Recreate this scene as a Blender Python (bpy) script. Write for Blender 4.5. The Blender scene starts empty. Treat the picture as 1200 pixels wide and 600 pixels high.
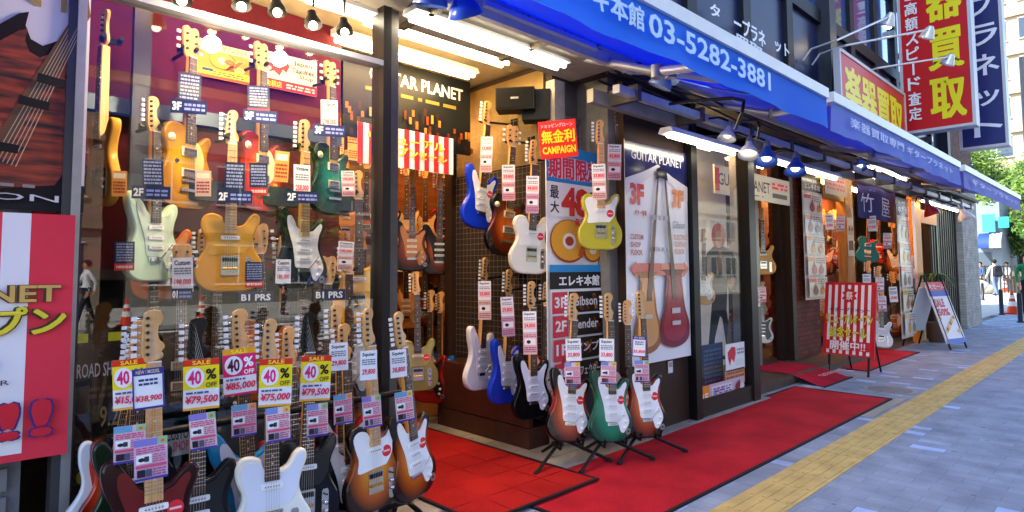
import bpy, math, random
from mathutils import Vector, Matrix
R = math.radians
rnd = random.Random(7)
sc = bpy.context.scene
COL = sc.collection
# ------------------------------------------------------------------ camera
F_, H_ = 720.0, 1.33
yaw_, pit_, rol_ = R(46), math.atan(45/720), R(0.35)
fw = Vector((math.cos(yaw_)*math.cos(pit_), math.sin(yaw_)*math.cos(pit_), math.sin(pit_)))
rt = Vector((math.sin(yaw_), -math.cos(yaw_), 0))
up = rt.cross(fw)
rt2 = rt*math.cos(rol_) - up*math.sin(rol_); up2 = up*math.cos(rol_) + rt*math.sin(rol_)
cam = bpy.data.cameras.new('camera'); co = bpy.data.objects.new('camera', cam); COL.objects.link(co)
CP = Vector((0, 0, H_))
m = Matrix((rt2, up2, -fw)).transposed().to_4x4(); m.translation = CP; co.matrix_world = m
cam.sensor_width = 36; cam.lens = F_/1200*36; cam.shift_y = -27/1200; cam.clip_start = .05; cam.clip_end = 800
sc.camera = co
def ray(px, py): return fw + rt2*((px-600)/F_) + up2*((273-py)/F_)
def at(px, py, Y=None, X=None, Z=None, t=None):
    d = ray(px, py)
    if Y is not None: k = (Y-CP.y)/d.y
    elif X is not None: k = (X-CP.x)/d.x
    elif Z is not None: k = (Z-CP.z)/d.z
    else: k = t
    return CP + d*k
# ------------------------------------------------------------------ materials
def lin(h):
    if not isinstance(h, str): return tuple(h)
    h = h.lstrip('#'); h = h if len(h) == 6 else ''.join(q*2 for q in h); o = []
    for i in (0, 2, 4):
        c = int(h[i:i+2], 16)/255; o.append(c/12.92 if c <= .04045 else ((c+.055)/1.055)**2.4)
    return tuple(o)
MC = {}
def M(c, rough=.5, metal=0., em=0., var=0., bump=0., vs=12., coat=0.):
    key = (c, rough, metal, em, var, bump, vs, coat)
    if key in MC: return MC[key]
    m = bpy.data.materials.new('surface_%d' % len(MC)); m.use_nodes = True; nt = m.node_tree; N = nt.nodes; L = nt.links
    b = N['Principled BSDF']; col = lin(c)
    b.inputs['Base Color'].default_value = (*col, 1); b.inputs['Roughness'].default_value = rough; b.inputs['Metallic'].default_value = metal
    if not metal: b.inputs['Specular IOR Level'].default_value = .25
    if coat: b.inputs['Coat Weight'].default_value = coat; b.inputs['Coat Roughness'].default_value = .08
    if em: b.inputs['Emission Color'].default_value = (*col, 1); b.inputs['Emission Strength'].default_value = em
    if var or bump:
        tc = N.new('ShaderNodeTexCoord'); nz = N.new('ShaderNodeTexNoise'); nz.inputs['Scale'].default_value = vs; nz.inputs['Detail'].default_value = 6; nz.inputs['Roughness'].default_value = .6
        L.new(tc.outputs['Object'], nz.inputs['Vector'])
        if var:
            r = N.new('ShaderNodeValToRGB'); r.color_ramp.elements[0].position = .3; r.color_ramp.elements[1].position = .7
            r.color_ramp.elements[0].color = (*[x*(1-var) for x in col], 1); r.color_ramp.elements[1].color = (*[min(1, x*(1+var*.6)) for x in col], 1)
            L.new(nz.outputs['Fac'], r.inputs['Fac']); L.new(r.outputs['Color'], b.inputs['Base Color'])
        if bump:
            bp = N.new('ShaderNodeBump'); bp.inputs['Strength'].default_value = bump; bp.inputs['Distance'].default_value = .01
            L.new(nz.outputs['Fac'], bp.inputs['Height']); L.new(bp.outputs['Normal'], b.inputs['Normal'])
    MC[key] = m; return m
def nm(name):
    m = bpy.data.materials.new(name); m.use_nodes = True
    return m, m.node_tree.nodes, m.node_tree.links, m.node_tree.nodes['Principled BSDF']
def brickmat(name, c1, c2, mort, w, h, ms=.006, rot=(0,0,0), rough=.8, axes='Object', light=None, lthr=.9, off=.5, bump=.4):
    m, N, L, b = nm(name)
    tc = N.new('ShaderNodeTexCoord'); mp = N.new('ShaderNodeMapping'); mp.inputs['Rotation'].default_value = rot
    L.new(tc.outputs[axes], mp.inputs['Vector'])
    bt = N.new('ShaderNodeTexBrick'); bt.inputs['Scale'].default_value = 1; bt.offset = off
    bt.inputs['Brick Width'].default_value = w; bt.inputs['Row Height'].default_value = h; bt.inputs['Mortar Size'].default_value = ms
    bt.inputs['Mortar Smooth'].default_value = .3
    bt.inputs['Color1'].default_value = (0, 0, 0, 1); bt.inputs['Color2'].default_value = (1, 1, 1, 1); bt.inputs['Mortar'].default_value = (.5, .5, .5, 1)
    L.new(mp.outputs[0], bt.inputs['Vector'])
    r = N.new('ShaderNodeValToRGB'); e = r.color_ramp.elements
    e[0].color = (*lin(c1), 1); e[1].color = (*lin(c2), 1); e[1].position = .85
    if light:
        x = e.new(lthr); x.color = (*lin(c2), 1); x = e.new(min(1, lthr+.01)); x.color = (*lin(light), 1)
    L.new(bt.outputs['Color'], r.inputs['Fac'])
    nz = N.new('ShaderNodeTexNoise'); nz.inputs['Scale'].default_value = 3.5; nz.inputs['Detail'].default_value = 8; L.new(tc.outputs[axes], nz.inputs['Vector'])
    mr = N.new('ShaderNodeMapRange'); mr.inputs['From Min'].default_value = .3; mr.inputs['From Max'].default_value = .7; mr.inputs['To Min'].default_value = .72; mr.inputs['To Max'].default_value = 1.15
    L.new(nz.outputs['Fac'], mr.inputs['Value'])
    nf = N.new('ShaderNodeTexNoise'); nf.inputs['Scale'].default_value = 160; nf.inputs['Detail'].default_value = 2; L.new(tc.outputs[axes], nf.inputs['Vector'])
    mf = N.new('ShaderNodeMapRange'); mf.inputs['From Min'].default_value = .3; mf.inputs['From Max'].default_value = .7; mf.inputs['To Min'].default_value = .8; mf.inputs['To Max'].default_value = 1.2
    L.new(nf.outputs['Fac'], mf.inputs['Value'])
    mm = N.new('ShaderNodeMath'); mm.operation = 'MULTIPLY'; L.new(mr.outputs[0], mm.inputs[0]); L.new(mf.outputs[0], mm.inputs[1])
    mx = N.new('ShaderNodeMixRGB'); L.new(bt.outputs['Fac'], mx.inputs['Fac']); L.new(r.outputs['Color'], mx.inputs['Color1']); mx.inputs['Color2'].default_value = (*lin(mort), 1)
    vo = N.new('ShaderNodeTexVoronoi'); vo.inputs['Scale'].default_value = 2.6; L.new(tc.outputs[axes], vo.inputs['Vector'])
    vr = N.new('ShaderNodeMapRange'); vr.inputs['From Min'].default_value = .045; vr.inputs['From Max'].default_value = .06; vr.inputs['To Min'].default_value = .62; L.new(vo.outputs['Distance'], vr.inputs['Value'])
    m2 = N.new('ShaderNodeMath'); m2.operation = 'MULTIPLY'; L.new(mm.outputs[0], m2.inputs[0]); L.new(vr.outputs[0], m2.inputs[1])
    vm = N.new('ShaderNodeVectorMath'); vm.operation = 'SCALE'; L.new(mx.outputs[0], vm.inputs[0]); L.new(m2.outputs[0], vm.inputs['Scale'])
    L.new(vm.outputs[0], b.inputs['Base Color']); b.inputs['Roughness'].default_value = rough
    iv = N.new('ShaderNodeMath'); iv.operation = 'SUBTRACT'; iv.inputs[0].default_value = 1; L.new(bt.outputs['Fac'], iv.inputs[1])
    ad = N.new('ShaderNodeMath'); ad.operation = 'MULTIPLY_ADD'; L.new(nf.outputs['Fac'], ad.inputs[0]); ad.inputs[1].default_value = .25; L.new(iv.outputs[0], ad.inputs[2])
    bp = N.new('ShaderNodeBump'); bp.inputs['Strength'].default_value = bump; bp.inputs['Distance'].default_value = .006
    L.new(ad.outputs[0], bp.inputs['Height']); L.new(bp.outputs[0], b.inputs['Normal'])
    return m
def burst(name, cs, sc_=(1., 1.)):
    m, N, L, b = nm(name)
    tc = N.new('ShaderNodeTexCoord'); mp = N.new('ShaderNodeMapping')
    mp.inputs['Location'].default_value = (-.5, 0, -.47); mp.inputs['Scale'].default_value = (1, 0, 1)
    L.new(tc.outputs['Generated'], mp.inputs['Vector'])
    g = N.new('ShaderNodeVectorMath'); g.operation = 'LENGTH'; L.new(mp.outputs[0], g.inputs[0])
    r = N.new('ShaderNodeValToRGB'); e = r.color_ramp.elements
    e[0].position = .16; e[0].color = (*lin(cs[0]), 1); e[1].position = .47; e[1].color = (*lin(cs[2]), 1)
    x = e.new(.32); x.color = (*lin(cs[1]), 1)
    L.new(g.outputs['Value'], r.inputs['Fac'])
    L.new(r.outputs[0], b.inputs['Base Color']); b.inputs['Roughness'].default_value = .22; b.inputs['Coat Weight'].default_value = .2; b.inputs['Coat Roughness'].default_value = .04; b.inputs['Specular IOR Level'].default_value = .4
    return m
def woodmat(name, c1, c2, sx=(40, 40, 2.5), rough=.45, coat=.2):
    m, N, L, b = nm(name)
    tc = N.new('ShaderNodeTexCoord'); mp = N.new('ShaderNodeMapping'); mp.inputs['Scale'].default_value = sx
    L.new(tc.outputs['Object'], mp.inputs['Vector']); nz = N.new('ShaderNodeTexNoise'); nz.inputs['Scale'].default_value = 1; nz.inputs['Detail'].default_value = 6
    L.new(mp.outputs[0], nz.inputs['Vector']); r = N.new('ShaderNodeValToRGB'); e = r.color_ramp.elements
    e[0].position = .35; e[0].color = (*lin(c1), 1); e[1].position = .65; e[1].color = (*lin(c2), 1)
    L.new(nz.outputs['Fac'], r.inputs['Fac']); L.new(r.outputs[0], b.inputs['Base Color']); b.inputs['Roughness'].default_value = rough; b.inputs['Coat Weight'].default_value = coat
    return m
def glassmat(name, tint=(1, 1, 1), k=1.0):
    m, N, L, b = nm(name); N.remove(b)
    out = N['Material Output']; t = N.new('ShaderNodeBsdfTransparent'); t.inputs['Color'].default_value = (*tint, 1)
    g = N.new('ShaderNodeBsdfGlossy'); g.inputs['Roughness'].default_value = .0; g.inputs['Color'].default_value = (1, 1, 1, 1)
    fr = N.new('ShaderNodeFresnel'); ge = N.new('ShaderNodeNewGeometry'); mi = N.new('ShaderNodeMath'); mi.operation = 'MULTIPLY_ADD'; mi.inputs[1].default_value = 1/1.5-1.5; mi.inputs[2].default_value = 1.5; L.new(ge.outputs['Backfacing'], mi.inputs[0]); L.new(mi.outputs[0], fr.inputs['IOR'])
    mu = N.new('ShaderNodeMath'); mu.operation = 'MULTIPLY'; mu.use_clamp = True; mu.inputs[1].default_value = k; L.new(fr.outputs[0], mu.inputs[0])
    mx = N.new('ShaderNodeMixShader'); L.new(mu.outputs[0], mx.inputs[0]); L.new(t.outputs[0], mx.inputs[1]); L.new(g.outputs[0], mx.inputs[2]); L.new(mx.outputs[0], out.inputs['Surface'])
    return m
def stripes(name, c1, c2, axis=0, period=.1, duty=.5, rough=.6):
    m, N, L, b = nm(name); tc = N.new('ShaderNodeTexCoord'); sp = N.new('ShaderNodeSeparateXYZ'); L.new(tc.outputs['Object'], sp.inputs[0])
    a = N.new('ShaderNodeMath'); a.operation = 'DIVIDE'; a.inputs[1].default_value = period; L.new(sp.outputs[axis], a.inputs[0])
    f = N.new('ShaderNodeMath'); f.operation = 'FRACT'; L.new(a.outputs[0], f.inputs[0])
    g = N.new('ShaderNodeMath'); g.operation = 'GREATER_THAN'; g.inputs[1].default_value = duty; L.new(f.outputs[0], g.inputs[0])
    mx = N.new('ShaderNodeMixRGB'); mx.inputs['Color1'].default_value = (*lin(c1), 1); mx.inputs['Color2'].default_value = (*lin(c2), 1)
    L.new(g.outputs[0], mx.inputs['Fac']); L.new(mx.outputs[0], b.inputs['Base Color']); b.inputs['Roughness'].default_value = rough
    return m
# ------------------------------------------------------------------ mesh building
class MB:
    def __init__(s): s.v = []; s.f = []; s.fm = []; s.ms = []; s.sm = []
    def add(s, vs, fs, mat, smooth=False):
        if mat not in s.ms: s.ms.append(mat)
        k = s.ms.index(mat); n = len(s.v); s.v += [tuple(v) for v in vs]
        for f in fs: s.f.append([i+n for i in f]); s.fm.append(k); s.sm.append(smooth)
        return s
    def box(s, a, b, mat, M_=None):
        (x0, y0, z0), (x1, y1, z1) = a, b
        vs = [Vector(p) for p in ((x0,y0,z0),(x1,y0,z0),(x1,y1,z0),(x0,y1,z0),(x0,y0,z1),(x1,y0,z1),(x1,y1,z1),(x0,y1,z1))]
        if M_: vs = [M_ @ v for v in vs]
        return s.add(vs, [(0,3,2,1),(4,5,6,7),(0,1,5,4),(1,2,6,5),(2,3,7,6),(3,0,4,7)], mat)
    def cyl(s, p0, p1, r0, mat, r1=None, n=10, caps=True, smooth=True):
        p0, p1 = Vector(p0), Vector(p1); r1 = r0 if r1 is None else r1
        z = (p1-p0).normalized(); a = Vector((0,0,1)) if abs(z.z) < .9 else Vector((1,0,0)); x = z.cross(a).normalized(); y = z.cross(x)
        vs = []
        for p, r in ((p0, r0), (p1, r1)):
            for i in range(n):
                t = 2*math.pi*i/n; vs.append(p + x*(r*math.cos(t)) + y*(r*math.sin(t)))
        fs = [(i, (i+1) % n, n+(i+1) % n, n+i) for i in range(n)]
        s.add(vs, fs, mat, smooth)
        if caps: s.add(vs[:n], [tuple(range(n))[::-1]], mat); s.add(vs[n:], [tuple(range(n))], mat)
        return s
    def tube(s, pts, r, mat, n=8):
        for a, b in zip(pts, pts[1:]): s.cyl(a, b, r, mat, n=n)
        return s
    def lathe(s, p, axis, prof, mat, n=16, smooth=True):       # prof: (dist along axis, radius)
        z = Vector(axis).normalized(); a = Vector((0,0,1)) if abs(z.z) < .9 else Vector((1,0,0)); x = z.cross(a).normalized(); y = z.cross(x); p = Vector(p)
        vs = []
        for d, r in prof:
            for i in range(n):
                t = 2*math.pi*i/n; vs.append(p + z*d + x*(r*math.cos(t)) + y*(r*math.sin(t)))
        fs = []
        for k in range(len(prof)-1):
            for i in range(n): fs.append((k*n+i, k*n+(i+1) % n, (k+1)*n+(i+1) % n, (k+1)*n+i))
        return s.add(vs, fs, mat, smooth)
    def sph(s, p, r, mat, n=10, sc_=(1,1,1)):
        vs = []; fs = []; m_ = n//2+1
        for k in range(m_+1):
            a = math.pi*k/m_
            for i in range(n):
                t = 2*math.pi*i/n; vs.append((p[0]+r*sc_[0]*math.sin(a)*math.cos(t), p[1]+r*sc_[1]*math.sin(a)*math.sin(t), p[2]+r*sc_[2]*math.cos(a)))
        for k in range(m_):
            for i in range(n): fs.append((k*n+i, (k+1)*n+i, (k+1)*n+(i+1) % n, k*n+(i+1) % n))
        return s.add(vs, fs, mat, True)
    def prism(s, pts, y0, y1, mat, bev=0., sidemat=None):      # outline in x,z ; front at y0
        n = len(pts); P = [Vector((p[0], p[1])) for p in pts]
        area = sum(P[i].x*P[(i+1) % n].y - P[(i+1) % n].x*P[i].y for i in range(n))
        if area < 0: P = P[::-1]
        nr = []
        for i in range(n):
            t = (P[(i+1) % n]-P[i-1]); t = t.normalized() if t.length > 1e-9 else Vector((1, 0)); nr.append(Vector((t.y, -t.x)))
        if bev: lay = [(bev, y0), (bev*.3, y0+bev*.3), (0, y0+bev), (0, y1-bev), (bev*.3, y1-bev*.3), (bev, y1)]
        else: lay = [(0, y0), (0, y1)]
        vs = []
        for ins, y in lay:
            for i in range(n): q = P[i]-nr[i]*ins; vs.append((q.x, y, q.y))
        fs = []
        for k in range(len(lay)-1):
            for i in range(n): fs.append((k*n+i, k*n+(i+1) % n, (k+1)*n+(i+1) % n, (k+1)*n+i)[::-1])
        s.add(vs, fs, sidemat or mat, bool(bev))
        s.add(vs[:n], [tuple(range(n))], mat); s.add(vs[-n:], [tuple(range(n))[::-1]], mat)
        return s
    def mesh(s, name):
        me = bpy.data.meshes.new(name); me.from_pydata([tuple(v) for v in s.v], [], s.f)
        for m_ in s.ms: me.materials.append(m_)
        me.polygons.foreach_set('material_index', s.fm); me.polygons.foreach_set('use_smooth', s.sm); me.update(); return me
    def build(s, name, parent=None, label=None, cat=None, group=None, kind=None, origin=None, mw=None):
        if origin is not None:
            o_ = Vector(origin); s.v = [tuple(Vector(v)-o_) for v in s.v]
        ob = bpy.data.objects.new(name, s.mesh(name)); COL.objects.link(ob)
        if origin is not None: ob.location = origin
        if mw is not None: ob.matrix_world = mw
        if parent: ob.parent = parent
        return tag(ob, label, cat, group, kind)
def tag(o, label=None, cat=None, group=None, kind=None):
    if label: o['label'] = label
    if cat: o['category'] = cat
    if group: o['group'] = group
    if kind: o['kind'] = kind
    return o
def empty(name, loc, label, cat, group=None, mw=None):
    o = bpy.data.objects.new(name, None); COL.objects.link(o); o.empty_display_size = .1
    if mw is not None: o.matrix_world = mw
    else: o.location = loc
    return tag(o, label, cat, group)
def spline(pts, k=5):
    n = len(pts); out = []
    for i in range(n):
        p0, p1, p2, p3 = [Vector(pts[(i+j) % n]) for j in (-1, 0, 1, 2)]
        for s in range(k):
            t = s/k; out.append(tuple(.5*((2*p1)+(-p0+p2)*t+(2*p0-5*p1+4*p2-p3)*t*t+(-p0+3*p1-3*p2+p3)*t**3)))
    return out
# ------------------------------------------------------------------ lettering and printed sheets
TC = {}
def textmesh(s, bold, ital=0.):
    k = (s, bold, ital)
    if k in TC: return TC[k]
    if bold > .012 and any(ord(c) > 0x2e00 for c in s):          # dense characters: thicken by stacking shifted copies
        vs, fs = textmesh(s, .006, ital); e_ = bold*.75; o = []; f = []; nw = max(1, len(s))
        for q, (dx, dy) in enumerate(((0, 0), (1, .6), (-1, -.6), (1, -.6), (-1, .6))):
            n = len(o); o += [(x*(1-e_*2/nw)+(1+dx)*e_/nw, y*(1-e_*2)+(1+dy)*e_, q) for x, y, _ in vs]; f += [tuple(i+n for i in t) for t in fs]
        TC[k] = (o, f); return TC[k]
    c = bpy.data.curves.new('t', 'FONT'); c.body = s; c.resolution_u = 2; c.offset = bold; c.shear = ital; c.fill_mode = 'FRONT'
    o = bpy.data.objects.new('t', c); COL.objects.link(o)
    dg = bpy.context.evaluated_depsgraph_get(); me = bpy.data.meshes.new_from_object(o.evaluated_get(dg))
    vs = [(v.co.x, v.co.y) for v in me.vertices]; fs = [tuple(p.vertices) for p in me.polygons]
    bpy.data.objects.remove(o); bpy.data.curves.remove(c); bpy.data.meshes.remove(me)
    if vs:
        x0, x1 = min(v[0] for v in vs), max(v[0] for v in vs); y0, y1 = min(v[1] for v in vs), max(v[1] for v in vs)
        vs = [((x-x0)/max(x1-x0, 1e-6), (y-y0)/max(y1-y0, 1e-6), 0) for x, y in vs]
    TC[k] = (vs, fs); return TC[k]
class Sheet:
    """a flat printed thing; local x right, z up, faces -y; u,v in 0..1 from the top left"""
    def __init__(s, w, h, base, thick=.004, rough=.55, coat=0., curl=0.):
        s.w, s.h, s.mb, s.k, s.rough, s.coat, s.curl = w, h, MB(), 0, rough, coat, curl
        s.step = .0006 if w < .3 else .0012
        b = s.mat(base)
        if curl:
            n = 14; vs = []
            for i in range(n+1):
                for j in (0, 1): vs.append(((i/n-.5)*w, s.cy(i/n), j*h))
            m_ = len(vs); vs += [(x, y+thick, z) for x, y, z in vs]
            fs = [(2*i, 2*i+2, 2*i+3, 2*i+1) for i in range(n)] + [(m_+2*i+1, m_+2*i+3, m_+2*i+2, m_+2*i) for i in range(n)]
            s.mb.add(vs, fs, b, True)
        else: s.mb.box((-w/2, 0, 0), (w/2, thick, h), b)
    def cy(s, u): return s.curl*math.sin(u*9.5)*.5
    def mat(s, c): return c if not isinstance(c, (str, tuple)) else M(c, s.rough, coat=s.coat)
    def pt(s, u, v, k=None):
        return ((u-.5)*s.w, -(s.k if k is None else k)*s.step + (s.cy(u) if s.curl else 0), (1-v)*s.h)
    def poly(s, pts, c): s.k += 1; s.mb.add([s.pt(*p) for p in pts], [tuple(range(len(pts)))[::-1]], s.mat(c)); return s
    def rect(s, u0, v0, u1, v1, c):
        if s.curl and u1-u0 > .15:
            s.k += 1; n = 8; vs = []
            for i in range(n+1): u = u0+(u1-u0)*i/n; vs += [s.pt(u, v0), s.pt(u, v1)]
            s.mb.add(vs, [(2*i, 2*i+1, 2*i+3, 2*i+2) for i in range(n)], s.mat(c)); return s
        return s.poly([(u0, v0), (u1, v0), (u1, v1), (u0, v1)], c)
    def ell(s, u, v, ru, rv, c, n=24): return s.poly([(u+ru*math.cos(2*math.pi*i/n), v+rv*math.sin(2*math.pi*i/n)) for i in range(n)], c)
    def text(s, t, u0, v0, u1, v1, c, bold=.0, ital=0., out=None, ow=.03, slope=0.):
        for (bo, cc, g) in (([(bold+ow, out, 1)] if out else []) + [(bold, c, 0)]):
            vs, fs = textmesh(t, bo, ital); s.k += 1
            gx = g*.012*(u1-u0)/max(1, len(t))*2; gy = g*.035*(v1-v0)
            A, B, C_, D = u0-gx, v0-gy, u1+gx, v1+gy
            s.mb.add([s.pt(A+(C_-A)*x, D+(B-D)*y + slope*x, s.k+q*.18) for x, y, q in vs], fs, s.mat(cc))
        return s
    def vtext(s, t, u0, v0, u1, v1, c, bold=.01, gap=.12, **kw):
        n = len(t); h = (v1-v0)/n
        for i, ch in enumerate(t):
            a, b = v0+i*h+gap*h/2, v0+(i+1)*h-gap*h/2
            if ch == 'ー': s.rect(u0+(u1-u0)*.42, a, u0+(u1-u0)*.58, b, c)
            elif ch == 'ッ': s.text(ch, u0+(u1-u0)*.15, a+h*.2, u1-(u1-u0)*.05, b, c, bold, **kw)
            else: s.text(ch, u0, a, u1, b, c, bold, **kw)
        return s
    def lines(s, u0, v0, u1, v1, n, c, seed=0):                # fine print too small to read
        r = random.Random(seed); h = (v1-v0)/n
        for i in range(n):
            u = u0
            while u < u1-.02:
                w_ = r.uniform(.03, .12)*(1 if s.w > .3 else 1.6); e = min(u1, u+w_); s.k = s.k
                s.mb.add([s.pt(*p, k=s.k+1) for p in ((u, v0+i*h+h*.2), (e, v0+i*h+h*.2), (e, v0+i*h+h*.75), (u, v0+i*h+h*.75))], [(3, 2, 1, 0)], s.mat(c)); u = e+.02+r.random()*.02
        s.k += 1; return s
    def put(s, name, mw, label, cat, group=None, parent=None):
        o = s.mb.build(name, None, label, cat, group); o.matrix_world = mw
        if parent: o.parent = parent; o.matrix_world = mw
        return o
def frame(p, n, zax=(0, 0, 1)):
    """matrix with origin p, local -y facing n, local z near zax"""
    z = Vector(zax).normalized(); y = -Vector(n); y = (y - z*y.dot(z)).normalized(); x = y.cross(z)
    m_ = Matrix((x, y, z)).transposed().to_4x4(); m_.translation = p; return m_
def face(a): return Vector((-math.sin(R(a)), -math.cos(R(a)), 0))
def yrect(x0, y0, x1, y1, Y, mode='Y'):
    """size and base centre of a facade-parallel rectangle seen between two pixel corners (left top, right bottom)"""
    a = at(x0, y0, Y=Y); b = at(x1, y1, Y=Y)
    return abs(b.x-a.x), a.z-b.z, Vector(((a.x+b.x)/2, Y, b.z))
# ------------------------------------------------------------------ shared surfaces
BLK = M('#0c0c0e', .45); DK = M('#17161a', .5, var=.3); CHR = M('#c9c9c9', .2, metal=1.); STEEL = M('#8a8d90', .38, metal=.8, var=.15)
ALU = M('#9a9ca0', .4, metal=.6, var=.12); WHT = M('#dedede', .45); GOLD = M('#c79a3a', .25, metal=1.)
MAPLE = woodmat('maple_wood', '#c98f4e', '#dfae70', (60, 60, 4)); ROSE = woodmat('rosewood', '#2a1710', '#4a2a1c', (80, 80, 5), .55, 0)
CREAMW = M('#e9e2d4', .3, coat=.5)
def paint(c): return M(c, .12, coat=.1)
def shade_burst(n): return {'sun': burst('sunburst_lacquer', ('#c85c10', '#6a1c06', '#080302')), 'amber': burst('amber_burst_lacquer', ('#d8861c', '#a84c10', '#1c0a04')),
        'red': burst('red_burst_lacquer', ('#e07a20', '#c8361a', '#6a0d0a')), 'teal': burst('teal_burst_lacquer', ('#2c8a80', '#14504c', '#03100f')),
        'gold': burst('gold_burst_lacquer', ('#cf9a10', '#b8820a', '#8a5c08')), 'brown': burst('brown_burst_lacquer', ('#a84a1a', '#6a2410', '#120504')),
        'pinkbounce': burst('white_pink_bounce_lacquer', ('#efeef0', '#ebe4e8', '#d8a4b0'))}[n]  # pink rim paints the bounce of the red mat; on no guitar
BC = {}
def bodymat(c):
    if c.startswith('#'): return paint(c)
    if c not in BC: BC[c] = shade_burst(c)
    return BC[c]
OUT = {
 'strat': [(0,0),(.08,.003),(.135,.035),(.163,.09),(.160,.145),(.132,.2),(.116,.25),(.124,.30),(.143,.35),(.143,.39),(.118,.405),(.09,.385),(.062,.355),(.033,.342),(0,.342),(-.03,.35),(-.056,.375),(-.078,.415),(-.105,.452),(-.135,.455),(-.152,.425),(-.143,.36),(-.121,.30),(-.115,.25),(-.13,.2),(-.158,.145),(-.166,.09),(-.14,.035),(-.08,.004)],
 'tele': [(0,0),(.09,.004),(.145,.04),(.162,.10),(.155,.155),(.125,.21),(.111,.26),(.12,.31),(.14,.36),(.138,.395),(.115,.408),(.09,.39),(.065,.352),(.033,.338),(0,.338),(-.028,.35),(-.04,.385),(-.075,.402),(-.115,.395),(-.137,.36),(-.132,.31),(-.111,.26),(-.122,.21),(-.155,.155),(-.163,.10),(-.145,.04),(-.09,.004)],
 'lp': [(0,0),(.09,.006),(.145,.04),(.169,.10),(.16,.16),(.128,.22),(.112,.27),(.122,.315),(.138,.35),(.13,.375),(.105,.378),(.075,.35),(.05,.335),(.03,.34),(.026,.385),(-.026,.41),(-.06,.425),(-.105,.42),(-.137,.385),(-.14,.34),(-.12,.29),(-.118,.25),(-.14,.2),(-.168,.145),(-.168,.09),(-.14,.035),(-.08,.004)]}
GUARD = {
 'strat': [(-.028,.338),(-.048,.352),(-.066,.388),(-.085,.412),(-.105,.405),(-.106,.36),(-.088,.30),(-.070,.245),(-.060,.19),(-.052,.135),(-.02,.128),(.03,.125),(.05,.1),(.062,.066),(.084,.056),(.106,.078),(.128,.11),(.128,.145),(.104,.2),(.09,.25),(.099,.31),(.118,.355),(.110,.375),(.086,.36),(.062,.335),(.035,.326),(.028,.31),(-.028,.31)],
 'tele': [(-.028,.342),(-.05,.372),(-.09,.378),(-.118,.35),(-.108,.30),(-.092,.25),(-.1,.2),(-.08,.19),(-.02,.196),(.05,.2),(.068,.205),(.1,.25),(.105,.3),(.125,.36),(.12,.39),(.1,.378),(.07,.335),(.035,.323),(.028,.305),(-.028,.305)],
 'lp': [(.034,.325),(.06,.325),(.085,.27),(.08,.2),(.055,.165),(.036,.17)]}
LEN = {'strat': .955, 'tele': .945, 'lp': .92}
GM = {}
def gmesh(key, fn):
    if key not in GM: GM[key] = fn()
    return GM[key]
def inst(name, me, parent, mats=None, loc=None):
    o = bpy.data.objects.new(name, me); COL.objects.link(o); o.parent = parent
    if loc: o.location = loc
    if mats:
        for i, m_ in enumerate(mats): o.material_slots[i].link = 'OBJECT'; o.material_slots[i].material = m_
    return o
def smooth_mesh(mb, name): return mb.mesh(name)
YF = -.022
def build_body(k): mb = MB(); mb.prism(spline(OUT[k], 4), YF, .022, paint('#888888'), .009); return mb.mesh('body')
def build_guard(k): mb = MB(); mb.prism(spline(GUARD[k], 3), YF-.003, YF, M('#e6e6ea', .3, coat=.4)); return mb.mesh('pickguard')
NUT = {'strat': .772, 'tele': .765, 'lp': .762}
def build_neck(k):
    z0, z1 = .345, NUT[k]; mb = MB()
    vs = []
    for z, w, yb in ((z0-.04, .028, .012), (z1, .0215, .006)):
        vs += [(-w, YF-.006, z), (w, YF-.006, z), (w, -.012, z), (w*.6, yb, z), (-w*.6, yb, z), (-w, -.012, z)]
    n = 6; mb.add(vs, [(i, (i+1) % n, n+(i+1) % n, n+i)[::-1] for i in range(n)]+[tuple(range(n)), tuple(range(n, 2*n))[::-1]], MAPLE); return mb.mesh('neck')
def build_fb(k):
    z0, z1 = (.30 if k != 'lp' else .325), NUT[k]; mb = MB()
    y0, y1 = YF-.011, YF-.0055; w0, w1 = .0285, .0215
    vs = [(-w0, y0, z0), (w0, y0, z0), (w0, y1, z0), (-w0, y1, z0), (-w1, y0, z1), (w1, y0, z1), (w1, y1, z1), (-w1, y1, z1)]
    mb.add(vs, [(0,3,2,1),(4,5,6,7),(0,1,5,4),(1,2,6,5),(2,3,7,6),(3,0,4,7)], MAPLE); add_frets(mb, k); return mb.mesh('fretboard')
def add_frets(mb, k):
    L_ = .648 if k != 'lp' else .628; z1 = NUT[k]; mb.box((-.0215, YF-.0135, z1-.002), (.0215, YF-.0112, z1+.003), M('#efe9da', .4))
    for i in range(1, 21):
        z = z1 - L_*(1-2**(-i/12)); w = .0215+(.0285-.0215)*(z1-z)/(z1-.30)
        mb.box((-w, YF-.0128, z-.0012), (w, YF-.0112, z+.0012), CHR)
    for i in (3, 5, 7, 9, 12, 15, 17):
        z = z1 - L_*(1-2**(-(i-.5)/12)); mb.prism([(.004*math.cos(a*R(45)), z+.004*math.sin(a*R(45))) for a in range(8)], YF-.0123, YF-.0112, M('#cfcabb', .4))
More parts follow.
